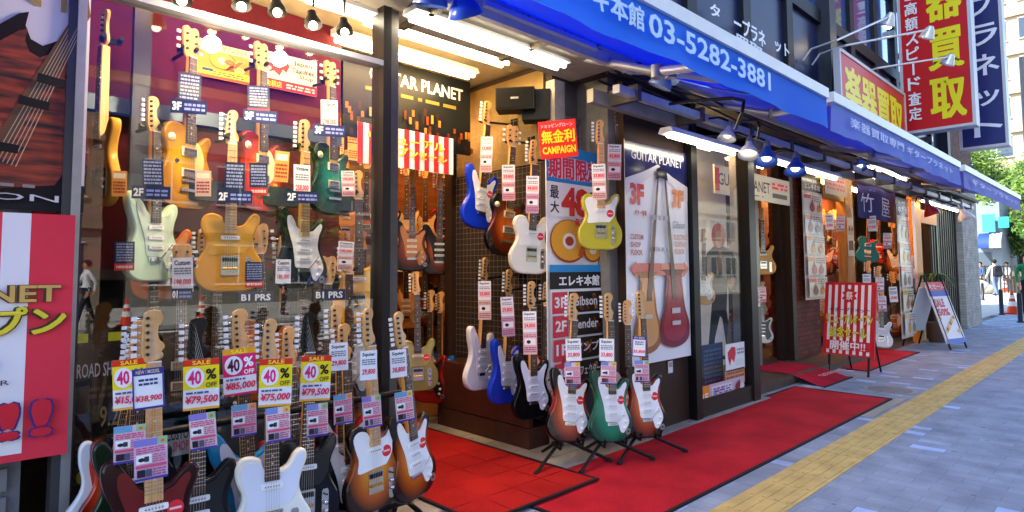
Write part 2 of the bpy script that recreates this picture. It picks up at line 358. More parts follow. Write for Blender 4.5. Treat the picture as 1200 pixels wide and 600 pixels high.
def build_head(k):
    z = NUT[k]; mb = MB()
    if k == 'strat': P = [(-.0215,0),(-.031,.018),(-.037,.04),(-.035,.1),(-.031,.165),(-.02,.18),(.002,.186),(.022,.18),(.032,.160),(.028,.142),(.017,.126),(.014,.1),(.019,.078),(.032,.064),(.036,.05),(.026,.036),(.0215,.012)]
    elif k == 'tele': P = [(-.0215,0),(-.033,.02),(-.036,.06),(-.03,.12),(-.024,.165),(-.008,.18),(.012,.178),(.024,.16),(.022,.138),(.014,.12),(.018,.07),(.03,.04),(.024,.015)]
    else: P = [(-.0215,0),(-.034,.02),(-.042,.06),(-.046,.12),(-.042,.148),(-.022,.158),(0,.148),(.022,.158),(.042,.148),(.046,.12),(.042,.06),(.034,.02),(.0215,0)]
    mb.prism(spline([(x, z+y) for x, y in P], 3), -.016, -.002, MAPLE, .0015)
    return mb.mesh('headstock')
def build_tuner():
    mb = MB(); mb.cyl((0, -.006, 0), (-.018, -.006, 0), .0022, CHR, n=6); mb.box((-.034, -.011, -.0075), (-.017, -.001, .0075), M('#e8e8ea', .3)); mb.cyl((.014, -.026, 0), (.014, -.0155, 0), .006, M('#3a3a3c', .3, metal=.7), n=8); return mb.mesh('tuner')
def build_strings(k):
    mb = MB(); zb = .125
    for i in range(6):
        a = -.026+.0104*i; b = -.0175+.007*i; y = YF-.019
        mb.add([(a-.0005, y, zb), (a+.0005, y, zb), (b+.0005, y+.003, NUT[k]), (b-.0005, y+.003, NUT[k])], [(0,1,2,3)], M('#b5b5b5', .35, metal=.9))
        hz = NUT[k]+.03+(5-i)*.0 + i*.024; xx = -.03 if k != 'lp' else (-.03 if i < 3 else .03)
        mb.add([(b-.0005, y+.003, NUT[k]), (b+.0005, y+.003, NUT[k]), (xx*.5+.0005, -.02, hz), (xx*.5-.0005, -.02, hz)], [(0,1,2,3)], M('#b5b5b5', .35, metal=.9))
    return mb.mesh('strings')
def build_pickup(k):
    mb = MB()
    if k == 'single':
        mb.prism(spline([(-.044,-.006),(-.036,-.0105),(.036,-.0105),(.044,-.006),(.044,.006),(.036,.0105),(-.036,.0105),(-.044,.006)], 2), YF-.010, YF-.002, M('#f0f0f2', .35))
        for i in range(6): mb.cyl((-.026+.0104*i, YF-.012, 0), (-.026+.0104*i, YF-.0095, 0), .003, CHR, n=6)
    else:
        mb.box((-.045, YF-.006, -.023), (.045, YF-.002, .023), M('#e6dfc8', .4)); mb.box((-.036, YF-.012, -.018), (.036, YF-.006, .018), CHR)
        for i in range(6): mb.cyl((-.026+.0104*i, YF-.0145, .009), (-.026+.0104*i, YF-.0118, .009), .003, BLK, n=6)
    return mb.mesh('pickup')
def build_bridge(k):
    mb = MB()
    if k == 'strat':
        mb.box((-.041, YF-.005, .105), (.041, YF, .125), CHR)
        for i in range(6): mb.box((-.031+.0104*i, YF-.011, .104), (-.022+.0104*i, YF-.005, .122), CHR)
        mb.cyl((.03, YF-.008, .118), (.075, YF-.035, .19), .003, CHR, n=6)
    elif k == 'tele':
        mb.box((-.042, YF-.004, .085), (.042, YF, .185), CHR)
        for i in range(3): mb.cyl((-.034+.023*i, YF-.009, .12), (-.013+.023*i, YF-.009, .12), .005, GOLD, n=8)
        mb.box((-.035, YF-.009, .155), (.035, YF-.004, .175), BLK)
    else:
        mb.box((-.042, YF-.014, .135), (.042, YF-.003, .147), CHR); mb.box((-.05, YF-.014, .088), (.05, YF-.002, .102), CHR)
    return mb.mesh('bridge')
def build_knob(): mb = MB(); mb.lathe((0, YF-.002, 0), (0, -1, 0), [(0, .0115), (.004, .0115), (.013, .009), (.0135, 0)], M('#e9e9ea', .35), 12); return mb.mesh('knob')
def build_knobm(): mb = MB(); mb.lathe((0, YF-.004, 0), (0, -1, 0), [(0, .009), (.014, .009), (.0145, 0)], CHR, 12); return mb.mesh('knob')
def build_plate(k):
    mb = MB()
    if k == 'tele': mb.prism(spline([(.075,.045),(.09,.038),(.105,.045),(.105,.11),(.105,.17),(.09,.177),(.075,.17),(.075,.11)], 2), YF-.002, YF, CHR); mb.cyl((.09, YF-.02, .155), (.09, YF-.002, .155), .004, BLK, n=6)
    else:
        a = [(.122+.017*math.cos(t*R(30))*.8+.014*math.sin(t*R(30)), .062-.022*math.cos(t*R(30))*.6+.016*math.sin(t*R(30))) for t in range(12)]
        mb.prism(a, YF-.003, YF, M('#8f9094', .35, metal=.9)); mb.cyl((.122, YF-.005, .062), (.122, YF-.0032, .062), .006, BLK, n=10)
    return mb.mesh('control_plate')
def build_sticker():
    mb = MB(); mb.prism([(.027*math.cos(a*R(15)), .027*math.sin(a*R(15))) for a in range(24)], -.0006, 0, M('#dc2f3f', .4))
    mb.box((-.019, -.0011, -.004), (.019, -.0007, .004), M('#f4c6c8', .4)); return mb.mesh('sticker')
def build_toggle():
    mb = MB(); mb.lathe((-.1, YF, .345), (0, -1, 0), [(0, .02), (.003, .02), (.003, .006), (.014, .004), (.015, 0)], M('#e9e0c4', .4), 14); return mb.mesh('selector_switch')
ALLG = []
def guitar(k, body, label, P0, P1, yaw=18, guard='#e6e8ee', fb='rose', head='maple', detail=2, sticker=False, group=None, gold=False, pu=None, knobs='#e9e9ea', cat='guitar', strap=False):
    """P0 base point, P1 headstock tip"""
    L_ = LEN[k]; z = (P1-P0); s_ = z.length/L_
    if not .8 < s_ < 1.25: print('SCALE', round(s_, 2), label)
    mw = frame(P0, face(yaw), z) @ Matrix.Scale(s_, 4)
    e = empty('electric_guitar', None, label, cat, group, mw=mw)
    bm = bodymat(body); inst('body', gmesh(('b', k), lambda: build_body(k)), e, [bm])
    fm = MAPLE if fb == 'maple' else ROSE
    hm = MAPLE if head == 'maple' else paint(head)
    nk = inst('neck', gmesh(('n', k), lambda: build_neck(k)), e)
    f = inst('fretboard', gmesh(('f', k), lambda: build_fb(k)), e, [fm])
    h = inst('headstock', gmesh(('h', k), lambda: build_head(k)), e, [hm])
    if guard: inst('pickguard', gmesh(('g', k), lambda: build_guard(k)), e, [M(guard, .3, coat=.4)])
    if detail >= 1:
        inst('bridge', gmesh(('br', k), lambda: build_bridge(k)), e)
        pus = {'strat': [('single', .175), ('single', .225), ('single', .278)], 'tele': [('single', .278)], 'lp': [('hum', .18), ('hum', .285)]}[k] if pu is None else pu
        for ty, zz in pus: inst('pickup', gmesh(('p', ty), lambda: build_pickup(ty)), e, loc=(0, 0 if k == 'strat' or ty != 'single' else .001, zz))
        if k == 'tele': inst('control_plate', gmesh(('pl', k), lambda: build_plate(k)), e)
        if k == 'strat': inst('jack_plate', gmesh(('pl', k), lambda: build_plate(k)), e)
    if detail >= 2:
        inst('strings', gmesh(('st', k), lambda: build_strings(k)), e)
        kn = {'strat': [(.088, .17), (.1, .125), (.093, .085)], 'tele': [(.09, .12), (.09, .085)], 'lp': [(.085, .15), (.12, .12), (.075, .09), (.11, .06)]}[k]
        for x, zz in kn:
            if k == 'tele': inst('knob', gmesh('knm', build_knobm), e, loc=(x, 0, zz))
            else: inst('knob', gmesh('kn', build_knob), e, [M(knobs if k != 'lp' else '#d0a040', .35)], loc=(x, 0 if k != 'lp' else .002, zz))
        if k == 'lp': inst('selector_switch', gmesh('tg', build_toggle), e)
    if detail >= 1:
        z0 = NUT[k]
        if k == 'lp':
            for i in range(3):
                inst('tuner', gmesh('tn', build_tuner), h, loc=(-.04, 0, z0+.04+i*.038))
                t = inst('tuner', gmesh('tn', build_tuner), h, loc=(.04, 0, z0+.04+i*.038)); t.scale = (-1, 1, 1)
        else:
            for i in range(6): inst('tuner', gmesh('tn', build_tuner), h, loc=((-.034 if k == 'strat' else -.03), 0, z0+.028+i*.0255))
    if sticker: inst('sticker', gmesh('sk', build_sticker), e, loc=(.068, YF-.0032, .262))
    ALLG.append(e); return e
def hang(k, body, label, hp, Y, tx=0., ty=0., bp=None, Yb=None, **kw):
    """headstock tip at pixel hp in plane Y; straight down, or towards pixel bp"""
    P1 = at(*hp, Y=Y)
    if bp: P0 = at(*bp, Y=Y if Yb is None else Yb)
    else: P0 = P1 - Vector((-tx, -ty, math.sqrt(max(.1, LEN[k]**2-tx*tx-ty*ty))))
    return guitar(k, body, label, P0, P1, **kw)
def hangX(k, body, label, hp, bp, X, **kw): return guitar(k, body, label, at(*bp, X=X), at(*hp, X=X), **kw)
# ------------------------------------------------------------------ price tags
def card(kind, cx, cy, wp, hp, label, Y=2.55, yaw=18, roll=0, X=None, price='¥79,500', group=None, name='price_tag', head=None, sd=0):
    p = at(cx, cy, Y=Y) if X is None else at(cx, cy, X=X)
    rj = random.Random(int(cx*7+cy)); roll += rj.uniform(-3, 3); yaw += rj.uniform(-9, 9)
    t = (p-CP).dot(fw); w, h = wp*t/F_, hp*t/F_
    s = Sheet(w, h, '#ece9ee', .0015, .4)
    if kind == 'yellow' or kind == 'pink':
        y = '#f5dc1e' if kind == 'yellow' else '#e0246c'
        s.rect(0, 0, 1, .6, y); s.rect(0, 0, 1, .13, '#d8341c' if kind == 'yellow' else '#e8a020'); s.text('SALE', .25, .025, .75, .11, '#ffe040', .02)
        s.ell(.32, .36, .27, .2, '#f4eef2'); s.text('40', .13, .22, .5, .5, '#e02878' if kind == 'yellow' else '#5a1038', .03)
        s.text('%', .62, .2, .92, .42, '#1c1c1c' if kind == 'yellow' else '#ffffff', .03); s.text('OFF', .62, .47, .93, .57, '#5a5a20' if kind == 'yellow' else '#ffffff', .02)
        s.lines(.08, .63, .7, .7, 1, '#4a5a8a', sd); s.text(price, .06, .72, .96, .9, '#e0284c', .03, .15)
        s.rect(0, .955, 1, 1, '#e8a832' if kind == 'yellow' else '#d02060')
    elif kind == 'purple':
        s.rect(0, 0, 1, .17, '#3a2f8a'); s.text('NEW / MODEL', .12, .04, .88, .13, '#e8d8a0', .01); s.lines(.2, .24, .8, .44, 2, '#30407a', sd)
        s.text(price, .08, .66, .92, .84, '#e8304a', .03, .15); s.rect(0, .95, 1, 1, '#3a2f8a'); s.rect(0, .17, .05, .95, '#3a2f8a'); s.rect(.95, .17, 1, .95, '#3a2f8a')
    elif kind == 'flyer':
        s.rect(0, 0, 1, .95, rj.choice(['#dcb8cc', '#e0c4cc', '#d4b4d0', '#e4ccd0'])); s.rect(0, 0, rj.uniform(.4, .7), .18, rj.choice(['#7a8fd0', '#8a7cc8', '#6aa0c8'])); s.rect(.7, 0, 1, .18, rj.choice(['#e0a070', '#e0c060', '#90c090'])); s.ell(.85, .1, .07, .04, '#e86a4a', 8); s.lines(.06, .2, .94, .36, 3, '#d0447a', sd)
        s.rect(.06, .38, .52, .6, '#f2f0f4'); s.ell(.22, .5, .11, .05, '#202028', 8); s.rect(.3, .43, .44, .56, '#383848'); s.lines(.56, .38, .94, .6, 4, '#c8688f', sd+1)
        s.rect(.04, .63, .96, .7, '#d8507a'); s.rect(.08, .74, .3+rj.uniform(-.05, .1), .92, rj.choice(['#2a2030', '#3c2a40', '#503020'])); s.rect(.34, .74, .52, .92, '#55506a'); s.lines(.56, .73, .94, .92, 3, '#b04a80', sd+2); s.rect(0, .94, 1, 1, '#4a3a98')
    elif kind == 'white':
        s.text(head or 'Squier', .12, .07, .88, .22, '#1c1c20', .03); s.lines(.1, .28, .9, .5, 3, '#707078', sd); s.text(price, .1, .62, .9, .84, '#e23a48', .03, .1)
    elif kind == 'long':
        s.text(head or 'Squier', .1, .03, .9, .1, '#1c1c20', .03); s.lines(.1, .13, .9, .22, 2, '#8a8088', sd); s.rect(.06, .25, .94, .42, '#f0c4c8'); s.text(price, .1, .28, .9, .39, '#e02c40', .03)
        s.rect(.0, .47+rj.uniform(0, .03), 1, 1, rj.choice(['#d8a8b4', '#dcb4b8', '#c8a0b8', '#e0c0b4'])); s.lines(.06, .53, .94, .61, 2, '#b03a62', sd+1); s.rect(.1, .63, .9, .78, '#eee8ec'); s.ell(.4, .71, .16, .045, '#1a1a20', 8); s.lines(.06, .82, .94, .96, 3, '#a84068', sd+2)
    elif kind == 'dark':
        s.rect(0, 0, 1, 1, '#1d2140'); s.lines(.1, .05, .9, .7, 7, '#8f97c0', sd); s.rect(0, .76, 1, 1, '#c22a2a'); s.text('SOLD', .12, .8, .88, .95, '#f0d0c8', .02, .2) if False else s.lines(.1, .8, .9, .96, 1, '#f0c0b8', sd)
    elif kind == 'floor':
        s.rect(0, 0, 1, 1, '#20264c'); s.text(head or '3F', .05, .2, .28, .8, '#ffffff', .04); s.lines(.34, .2, .94, .85, 2, '#7f8ac8', sd)
    elif kind == 'orange':
        s.rect(0, 0, 1, 1, ['#e09a4a', '#e8c060', '#d86a3c', '#e8b8a0'][sd % 4]); s.rect(.1, .1, .9, .3, '#f0e0c0'); s.lines(.1, .4, .9, .9, 4, '#a02a20', sd)
    z = Vector((math.sin(R(roll))*math.cos(R(yaw)), -math.sin(R(roll))*math.sin(R(yaw)), math.cos(R(roll))))
    mw = frame(p - z*(h/2), face(yaw), z)
    return s.put(name, mw, label, 'price tag' if name == 'price_tag' else 'sign', group)
# ------------------------------------------------------------------ light and sky
w = bpy.data.worlds.new('World'); sc.world = w; w.use_nodes = True; nt = w.node_tree
sky = nt.nodes.new('ShaderNodeTexSky'); sky.sky_type = 'NISHITA'; sky.sun_disc = False
SUN_EL = 46; sd = Vector((-.80, .60, 0)).normalized()
sky.sun_elevation = R(SUN_EL); sky.sun_rotation = math.atan2(sd.x, sd.y); sky.air_density = 1.0; sky.dust_density = .7
nt.links.new(sky.outputs[0], nt.nodes['Background'].inputs[0]); nt.nodes['Background'].inputs[1].default_value = .15
sl = bpy.data.lights.new('sun', 'SUN'); sl.energy = 3.6; sl.angle = R(.5); sl.color = (1, .95, .87)
so = bpy.data.objects.new('sun', sl); COL.objects.link(so)
D_ = -(sd*math.cos(R(SUN_EL)) + Vector((0, 0, math.sin(R(SUN_EL))))); so.rotation_euler = D_.to_track_quat('-Z', 'Y').to_euler()
sc.view_settings.view_transform = 'Standard'; sc.view_settings.look = 'None'; sc.view_settings.exposure = 2.22; sc.view_settings.gamma = 1
# ------------------------------------------------------------------ ground
def slab(name, a, b, z, mat, th=.02): return MB().box((a[0], a[1], z-th), (b[0], b[1], z), mat).build(name, kind='structure')
slab('ground', (-250, -250), (300, 250), -.14, M('#5a5a58', .9, var=.2, vs=.3))
ASPH = M('#3c3d40', .85, var=.25, bump=.5, vs=30)
slab('road', (-80, -12), (150, -1.5), -.115, ASPH)
PAVE = brickmat('block_paving', '#7a8498', '#858fa3', '#6f798c', .22, .11, .003, (0, 0, R(90)), light='#9cb0da', lthr=.93)
slab('pavement', (-40, -1.5), (22, 3.0), 0, PAVE, .12)
slab('far_pavement', (-80, -22), (150, -12), 0, M('#b3aea4', .85, var=.15, vs=2), .12)
slab('side_pavement', (22, -1.5), (150, 3.2), 0.0, M('#8e8e90', .85, var=.12, vs=1), .12)
slab('side_street', (18.6, 3.2), (150, 40), -.004, M('#a6a49e', .85, var=.15, vs=1), .1)
k_ = MB()
for i in range(60): k_.box((-20+i*1.0, -1.66, -.12), (-20+i*1.0+.992, -1.5, .012), M('#8d8c88', .8, var=.15))
k_.build('kerb', kind='structure')
mk = MB()
for i in range(12): mk.box((4.2, -11.4+i*.86, -.1149), (8.6, -11.4+i*.86+.43, -.111), M('#d8d8d4', .7))
mk.box((-60, -2.1, -.1149), (140, -1.95, -.111), M('#d8d8d4', .7))
mk.build('road_markings', kind='structure')
# tactile strip: real ribs
ty, N_, L_, b_ = nm('tactile_yellow')
tc = N_.new('ShaderNodeTexCoord'); nz = N_.new('ShaderNodeTexNoise'); nz.inputs['Scale'].default_value = 6; nz.inputs['Detail'].default_value = 8; L_.new(tc.outputs['Object'], nz.inputs['Vector'])
rr = N_.new('ShaderNodeValToRGB'); rr.color_ramp.elements[0].position = .3; rr.color_ramp.elements[1].position = .7
rr.color_ramp.elements[0].color = (*lin('#a98f52'), 1); rr.color_ramp.elements[1].color = (*lin('#c9ab68'), 1); L_.new(nz.outputs['Fac'], rr.inputs['Fac']); L_.new(rr.outputs[0], b_.inputs['Base Color']); b_.inputs['Roughness'].default_value = .8
ts = MB(); x = -3.0
while x < 24:
    ts.box((x+.0015, 1.455, -.005), (x+.2985, 1.755, .004), ty)
    for j in range(4): yy = 1.478+j*.068; ts.box((x+.012, yy, .004), (x+.288, yy+.03, .0075), ty)
    x += .3
ts.build('tactile_paving', kind='structure')
STONE = brickmat('granite_paving', '#7f7a76', '#95908a', '#5a5652', .6, .3, .005)
slab('shop_threshold', (-3, 2.78), (6.4, 4.6), .012, STONE, .03)
slab('entrance_floor', (6.4, 2.95), (10.4, 6), .10, M('#4e3f38', .6, var=.2), .1)
slab('shop_floor', (-3, 4.6), (18, 7.4), .014, M('#6a4a34', .4, var=.2), .03)
g = MB(); g.box((6.2, 1.79, -.01), (7.35, 1.80, .004), STEEL); g.box((6.2, 1.875, -.01), (7.35, 1.885, .004), STEEL); g.box((6.2, 1.80, -.01), (7.35, 1.875, .001), BLK)
for i in range(38): g.box((6.2+i*.03, 1.80, .001), (6.215+i*.03, 1.875, .004), M('#a9a9a6', .5, metal=.4))
tag(g.build('drain_grate'), 'narrow steel drain grate beside the far corner of the long red mat', 'drain')
st = MB()
st.cyl((7.75, 2.05, -.01), (7.75, 2.05, .004), .26, M('#8a8a88', .6, var=.3, vs=20), n=28); st.cyl((7.75, 2.05, 0), (7.75, 2.05, .006), .21, M('#6f7078', .6, var=.3, vs=20), n=28)
tag(st.build('manhole_cover'), 'round grey manhole cover set in the pavement by the striped easel sign', 'manhole cover')
st = MB(); st.box((7.5, 1.62+.18, 0), (7.75, 1.86+.06, .004), DK)
# ------------------------------------------------------------------ the shop building
B = empty('shop_building', (8, 3, 0), 'multi-storey dark building of the guitar shop with open lit ground floor bays', 'building')
def part(mb, name, label=None, par=None):
    o = mb.build(name); o.parent = par or B; o.matrix_parent_inverse = (par or B).matrix_world.inverted() if False else Matrix.Identity(4)
    if not par: o.location = -B.location
    return tag(o, label)
B.location = (8, 3, 0)
WALLU = M('#4d5058', .7, var=.15, vs=2); NAVY = M('#232a4e', .35, var=.15)
g = MB(); g.box((-8, 3.05, 3.3), (18.4, 12, 13.8), WALLU); part(g, 'upper_wall')
g = MB(); g.box((-8, 7.4, 0), (18.4, 7.6, 3.3), M('#6b5040', .8)); g.box((-3.2, 3.0, 0), (-3, 7.4, 3.3), M('#6b5a4a', .8)); g.box((18.2, 3.05, 0), (18.4, 12, 3.3), M('#8a8780', .7, var=.2)); part(g, 'ground_floor_wall')
g = MB(); g.box((-3, 3.05, 3.02), (18.2, 7.4, 3.1), M('#d8c8a0', .8, var=.1)); part(g, 'shop_ceiling')
# canopy soffit and its box over the pavement
g = MB(); g.box((-4, 2.5, 2.80), (3.6, 3.05, 2.86), M('#8f8a80', .6, var=.25, vs=5)); g.box((3.6, 2.78, 2.90), (18.2, 3.5, 2.96), M('#4c443c', .7, var=.3, vs=5))
for i in range(9): g.box((-3.6+i*.8, 2.52, 2.77), (-3.56+i*.8, 3.03, 2.80), M('#5f5548', .7, var=.3))
part(g, 'canopy_soffit')
# upper floor: window bays over the awning
def upbay(x0, x1, z0, z1, mat, nmx, txt=None):
    f = MB(); 
    for a, b_ in (((x0, z0), (x0+.09, z1)), ((x1-.09, z0), (x1, z1)), ((x0+.09, z0), (x1-.09, z0+.09)), ((x0+.09, z1-.09), (x1-.09, z1))):
        f.box((a[0], 2.93, a[1]), (b_[0], 3.05, b_[1]), M('#1c1e28', .5, var=.2))
    fo = part(f, 'window')
    p = MB(); p.box((x0+.09, 2.99, z0+.09), (x1-.09, 3.0, z1-.09), mat); o = p.build('pane'); o.parent = fo; 
    return fo
SKYG = M('#35538c', .06, metal=.0, coat=1.);  # sky reflection painted in as the blue of the upper panes
zs = [3.32, 4.75, 6.2, 7.65, 9.1]
for j in range(4):
    x = 2.9
    while x < 15.5:
        wd = 1.18
        upbay(x, x+wd, zs[j], zs[j+1], NAVY if j == 0 else SKYG, 'w'); x += wd
for x in (2.75, 8.8, 15.6):
    g = MB(); g.box((x-.12, 2.82, 3.3), (x+.12, 3.05, 10), M('#33363f', .5, var=.2)); part(g, 'pilaster')
g = MB(); g.box((15.8, 2.9, 3.3), (18.4, 3.05, 9.5), brickmat('brown_brick', '#4a241a', '#6a3626', '#2a1a16', .21, .07, .006, (R(90), 0, 0))); part(g, 'brick_cladding')
# brick pier beside the second entrance, dark doors, grey tiled corner column
g = MB(); g.box((8.72, 3.45, 0), (9.72, 3.75, 3.0), brickmat('dark_red_brick', '#5a2214', '#7c341e', '#2a1410', .2, .065, .005, (R(90), 0, 0))); part(g, 'brick_pier')
g = MB(); g.box((8.6, 3.4, 0), (8.72, 3.55, 3.0), M('#2b1a14', .5)); part(g, 'door_jamb')
g = MB(); g.box((16.75, 2.86, 0), (18.45, 3.3, 3.5), brickmat('grey_column_tile', '#a09c94', '#b2aea6', '#8a867e', .2, .06, .004, (R(90), 0, 0))); g.box((18.402, 3.3, 0), (18.45, 8, 3.5), brickmat('grey_column_tile', '#8d8e90', '#a3a4a6', '#6a6a6c', .25, .1, .006, (R(90), 0, R(90)))); part(g, 'tiled_column')
g = MB(); g.box((14.35, 2.98, .0), (16.74, 3.1, 2.75), M('#2a1d17', .45, var=.25))
for i in range(12): g.box((14.4+i*.195, 2.965, .05), (14.42+i*.195, 2.98, 2.7), BLK)
part(g, 'dark_door_panel')
# interior partition and side wall of the deep entrance
PANEL = woodmat('brown_panel', '#2c201b', '#3c2c25', (3, 3, .6), .6, 0)
g = MB(); g.box((3.56, 3.22, 0), (3.66, 4.42, 3.0), PANEL); part(g, 'entrance_side_wall')
g = MB(); g.box((3.30, 3.25, .012), (3.56, 4.36, .16), M('#4a2a22', .6, var=.2)); g.box((3.30, 3.25, .17), (3.34, 4.36, .56), M('#4a2620', .55, var=.25)); g.box((3.34, 3.25, .52), (3.56, 4.36, .56), M('#3c241c', .5)); part(g, 'low_bench_plinth')
g = MB(); g.box((3.66, 3.3, 0), (5.06, 3.4, 3.0), M('#6f6a66', .7, var=.2)); part(g, 'grey_wall_section')
g = MB(); g.box((4.06, 2.9, .012), (5.06, 3.3, 2.9), M('#35241d', .6, var=.2, vs=4)); g.box((3.96, 2.98, .012), (4.06, 3.3, 2.9), M('#7d7a78', .6, var=.15)); part(g, 'panelled_pier')
# barred window in the pier recess
wd = MB(); wd.box((3.66, 3.26, 1.85), (4.35, 3.3, 1.9), STEEL); wd.box((3.66, 3.26, 2.55), (4.35, 3.3, 2.6), STEEL); wd.box((3.66, 3.26, 1.9), (3.7, 3.3, 2.55), STEEL)
wo = part(wd, 'window', 'small steel barred window high in the pier recess')
p = MB(); p.box((3.7, 3.285, 1.9), (4.35, 3.29, 2.55), M('#5f7ba8', .15, coat=1)); o = p.build('pane'); o.parent = wo
p = MB()
for i in range(9): p.cyl((3.73+i*.075, 3.265, 1.9), (3.73+i*.075, 3.265, 2.55), .005, STEEL, n=5)
for i in range(4): p.cyl((3.7, 3.265, 2.0+i*.15), (4.35, 3.265, 2.0+i*.15), .005, STEEL, n=5)
o = p.build('window_bars'); o.parent = wo
# left: pier behind the big poster, shutter below
g = MB(); g.box((-3, 2.92, .012), (.30, 3.0, 2.82), M('#77787c', .6, var=.1))
for i in range(20): g.box((-3, 2.9, .05+i*.1), (.26, 2.92, .13+i*.1), M('#85868a', .5, metal=.4, var=.1))
part(g, 'steel_shutter')
# display window: frame, pane, sill
g = MB()
xL = at(82, 300, Y=2.9).x; xR = at(444, 200, Y=2.9).x; print('xL xR', xL, xR)
g.box((xL-.04, 2.85, .012), (xL-.012, 2.94, 2.82), M('#4a4a4e', .4, metal=.5)); g.box((xL-.012, 2.84, .012), (xL+.018, 2.95, 2.82), ALU); g.box((xL+.018, 2.87, .012), (xL+.03, 2.94, 2.82), M('#2c2c30', .4)); g.box((xL+.03, 2.86, 2.46), (xR, 2.94, 2.49), M('#8d929c', .4, metal=.4)); g.box((xL+.03, 2.86, .30), (xR, 2.96, .36), ALU); g.box((xL+.03, 2.9, .012), (xR, 2.96, .3), M('#3c3c40', .6))
WF = part(g, 'display_window_frame')
GB = glassmat('bay_glass', (.97, .98, .97), .5)
GL = glassmat('window_glass', (.97, .98, .97), 1.05)
p = MB(); p.box((xL+.03, 2.905, .36), (xR, 2.913, 2.46), GL); o = p.build('pane'); o.parent = WF
g = MB(); g.box((xR, 2.86, .012), (xR+.05, 2.98, 2.82), M('#1b1818', .4)); g.box((xR+.051, 2.88, .012), (xR+.11, 2.97, 2.82), M('#56504e', .4, metal=.3, var=.2)); part(g, 'entrance_post')
g = MB(); g.box((3.5, 3.14, .012), (3.62, 3.23, 2.82), M('#a09c98', .45, metal=.3, var=.2)); part(g, 'corner_post')
g = MB(); g.box((3.50, 4.42, .012), (3.66, 4.52, 3.0), M('#3a2a22', .5)); part(g, 'inner_door_post')
# inner walls of the display window
g = MB(); g.box((xL-.4, 3.78, 1.35), (2.03, 3.84, 3.0), M('#5c1424', .8, var=.4, vs=3)); part(g, 'maroon_back_panel')
g = MB(); g.box((xL-.4, 3.62, .012), (2.03, 3.68, 1.3), M('#14100f', .8, var=.3, vs=2)); g.box((xL-.4, 3.55, 1.3), (2.03, 3.84, 1.35), M('#2a2322', .5)); part(g, 'low_display_panel')
g = MB(); g.box((xL-.4, 3.0, .012), (xL-.34, 3.84, 3.0), M('#4a3550', .7)); part(g, 'display_side_wall')
g = MB(); g.box((.1, 3.7, 2.17), (2.0, 3.77, 2.25), M('#4c5864', .4, metal=.5)); g.box((.1, 3.5, 1.72), (2.0, 3.56, 1.83), M('#39414a', .4, metal=.5)); part(g, 'hanging_rail')
g = MB(); g.box((.75, 3.55, .36), (.83, 3.6, 2.9), M('#1a1830', .4)); part(g, 'slotted_upright')
g = MB(); g.box((-3, 2.46, 2.72), (3.6, 2.5, 2.89), M('#b4b7bd', .5, var=.15)); part(g, 'canopy_fascia')
# inner shop: back wall, side shelves
g = MB(); g.box((2.05, 5.5, .014), (5.4, 5.56, 3.0), woodmat('slat_wall', '#6e3c18', '#8a5222', (2, 2, 30), .6, 0)); part(g, 'slat_wall')
g = MB(); g.box((5.4, 3.4, .014), (5.46, 5.56, 3.0), M('#6a4a34', .7)); part(g, 'partition')
# glass corner bay
x0 = at(811, 300, Y=2.87).x; x1 = at(874, 300, Y=2.87).x
g = MB(); g.box((x0-.06, 2.82, .012), (x0+.04, 2.95, 2.86), BLK); g.box((x1, 2.82, .012), (x1+.14, 2.95, 2.86), M('#211c1a', .4)); g.box((x0+.04, 2.84, .012), (x1, 2.95, .17), M('#241d1c', .5)); g.box((x0+.04, 2.84, 2.6), (x1, 2.95, 2.66), BLK); g.box((x1+.15, 3.0, .1), (x1+.24, 3.1, 2.8), ALU)
CF = part(g, 'glass_bay_frame')
p = MB(); p.box((x0+.04, 2.88, .17), (x1, 2.888, 2.6), GB); o = p.build('pane'); o.parent = CF
g = MB(); g.box((x0-.06, 3.9, .012), (7.75, 3.96, 3.0), M('#d6d8d6', .6, var=.08)); g.box((x0-.1, 2.95, .012), (x0-.06, 3.9, 3.0), M('#4a4a50', .6)); part(g, 'bay_back_panel')  # pale back colour stands in for the bright street mirrored in the glass
g = MB(); g.box((7.75, 3.5, .1), (7.83, 3.6, 2.9), M('#75706a', .4, metal=.5)); g.box((8.5, 3.5, .1), (8.6, 3.6, 2.9), M('#2e211c', .4)); part(g, 'door_frame')
g = MB(); g.box((7.6, 4.8, .1), (9.9, 4.86, 3.0), M('#3a2a22', .7)); part(g, 'entry_back_wall')
# right hand shops
g = MB(); g.box((9.75, 4.3, .1), (14.3, 4.36, 3.0), woodmat('shop_slats', '#6f3e20', '#8a5430', (2, 2, 30), .6, 0)); part(g, 'slat_wall')
x_ = at(990, 300, Y=3.4).x; g = MB(); g.box((x_, 3.36, .012), (x_+.35, 3.5, 2.9), woodmat('honey_wood', '#96662e', '#b07e40', (20, 20, 2), .5)); part(g, 'wooden_post')
g = MB(); xa = at(966, 300, Y=3.4).x; g.box((xa, 3.38, 2.42), (x_, 3.46, 2.6), M('#d8b060', .5)); part(g, 'door_header')
xb = at(1069, 300, Y=3.0).x; xc = at(1079, 300, Y=3.0).x; xd = at(1096, 300, Y=3.0).x
g = MB(); OR = M('#d98a28', .5); g.box((xb, 2.95, .012), (xc-.1, 3.05, 2.75), OR); g.box((xc-.1, 2.95, 2.2), (xd, 3.05, 2.45), M('#c87f35', .5)); g.box((xd, 2.96, .012), (xd+.12, 3.05, 2.7), M('#4f6a3a', .5)); part(g, 'orange_door_frame')
g = MB(); g.box((xb, 2.98, 2.75), (16.74, 3.08, 3.0), M('#3c3430', .6)); part(g, 'door_lintel')
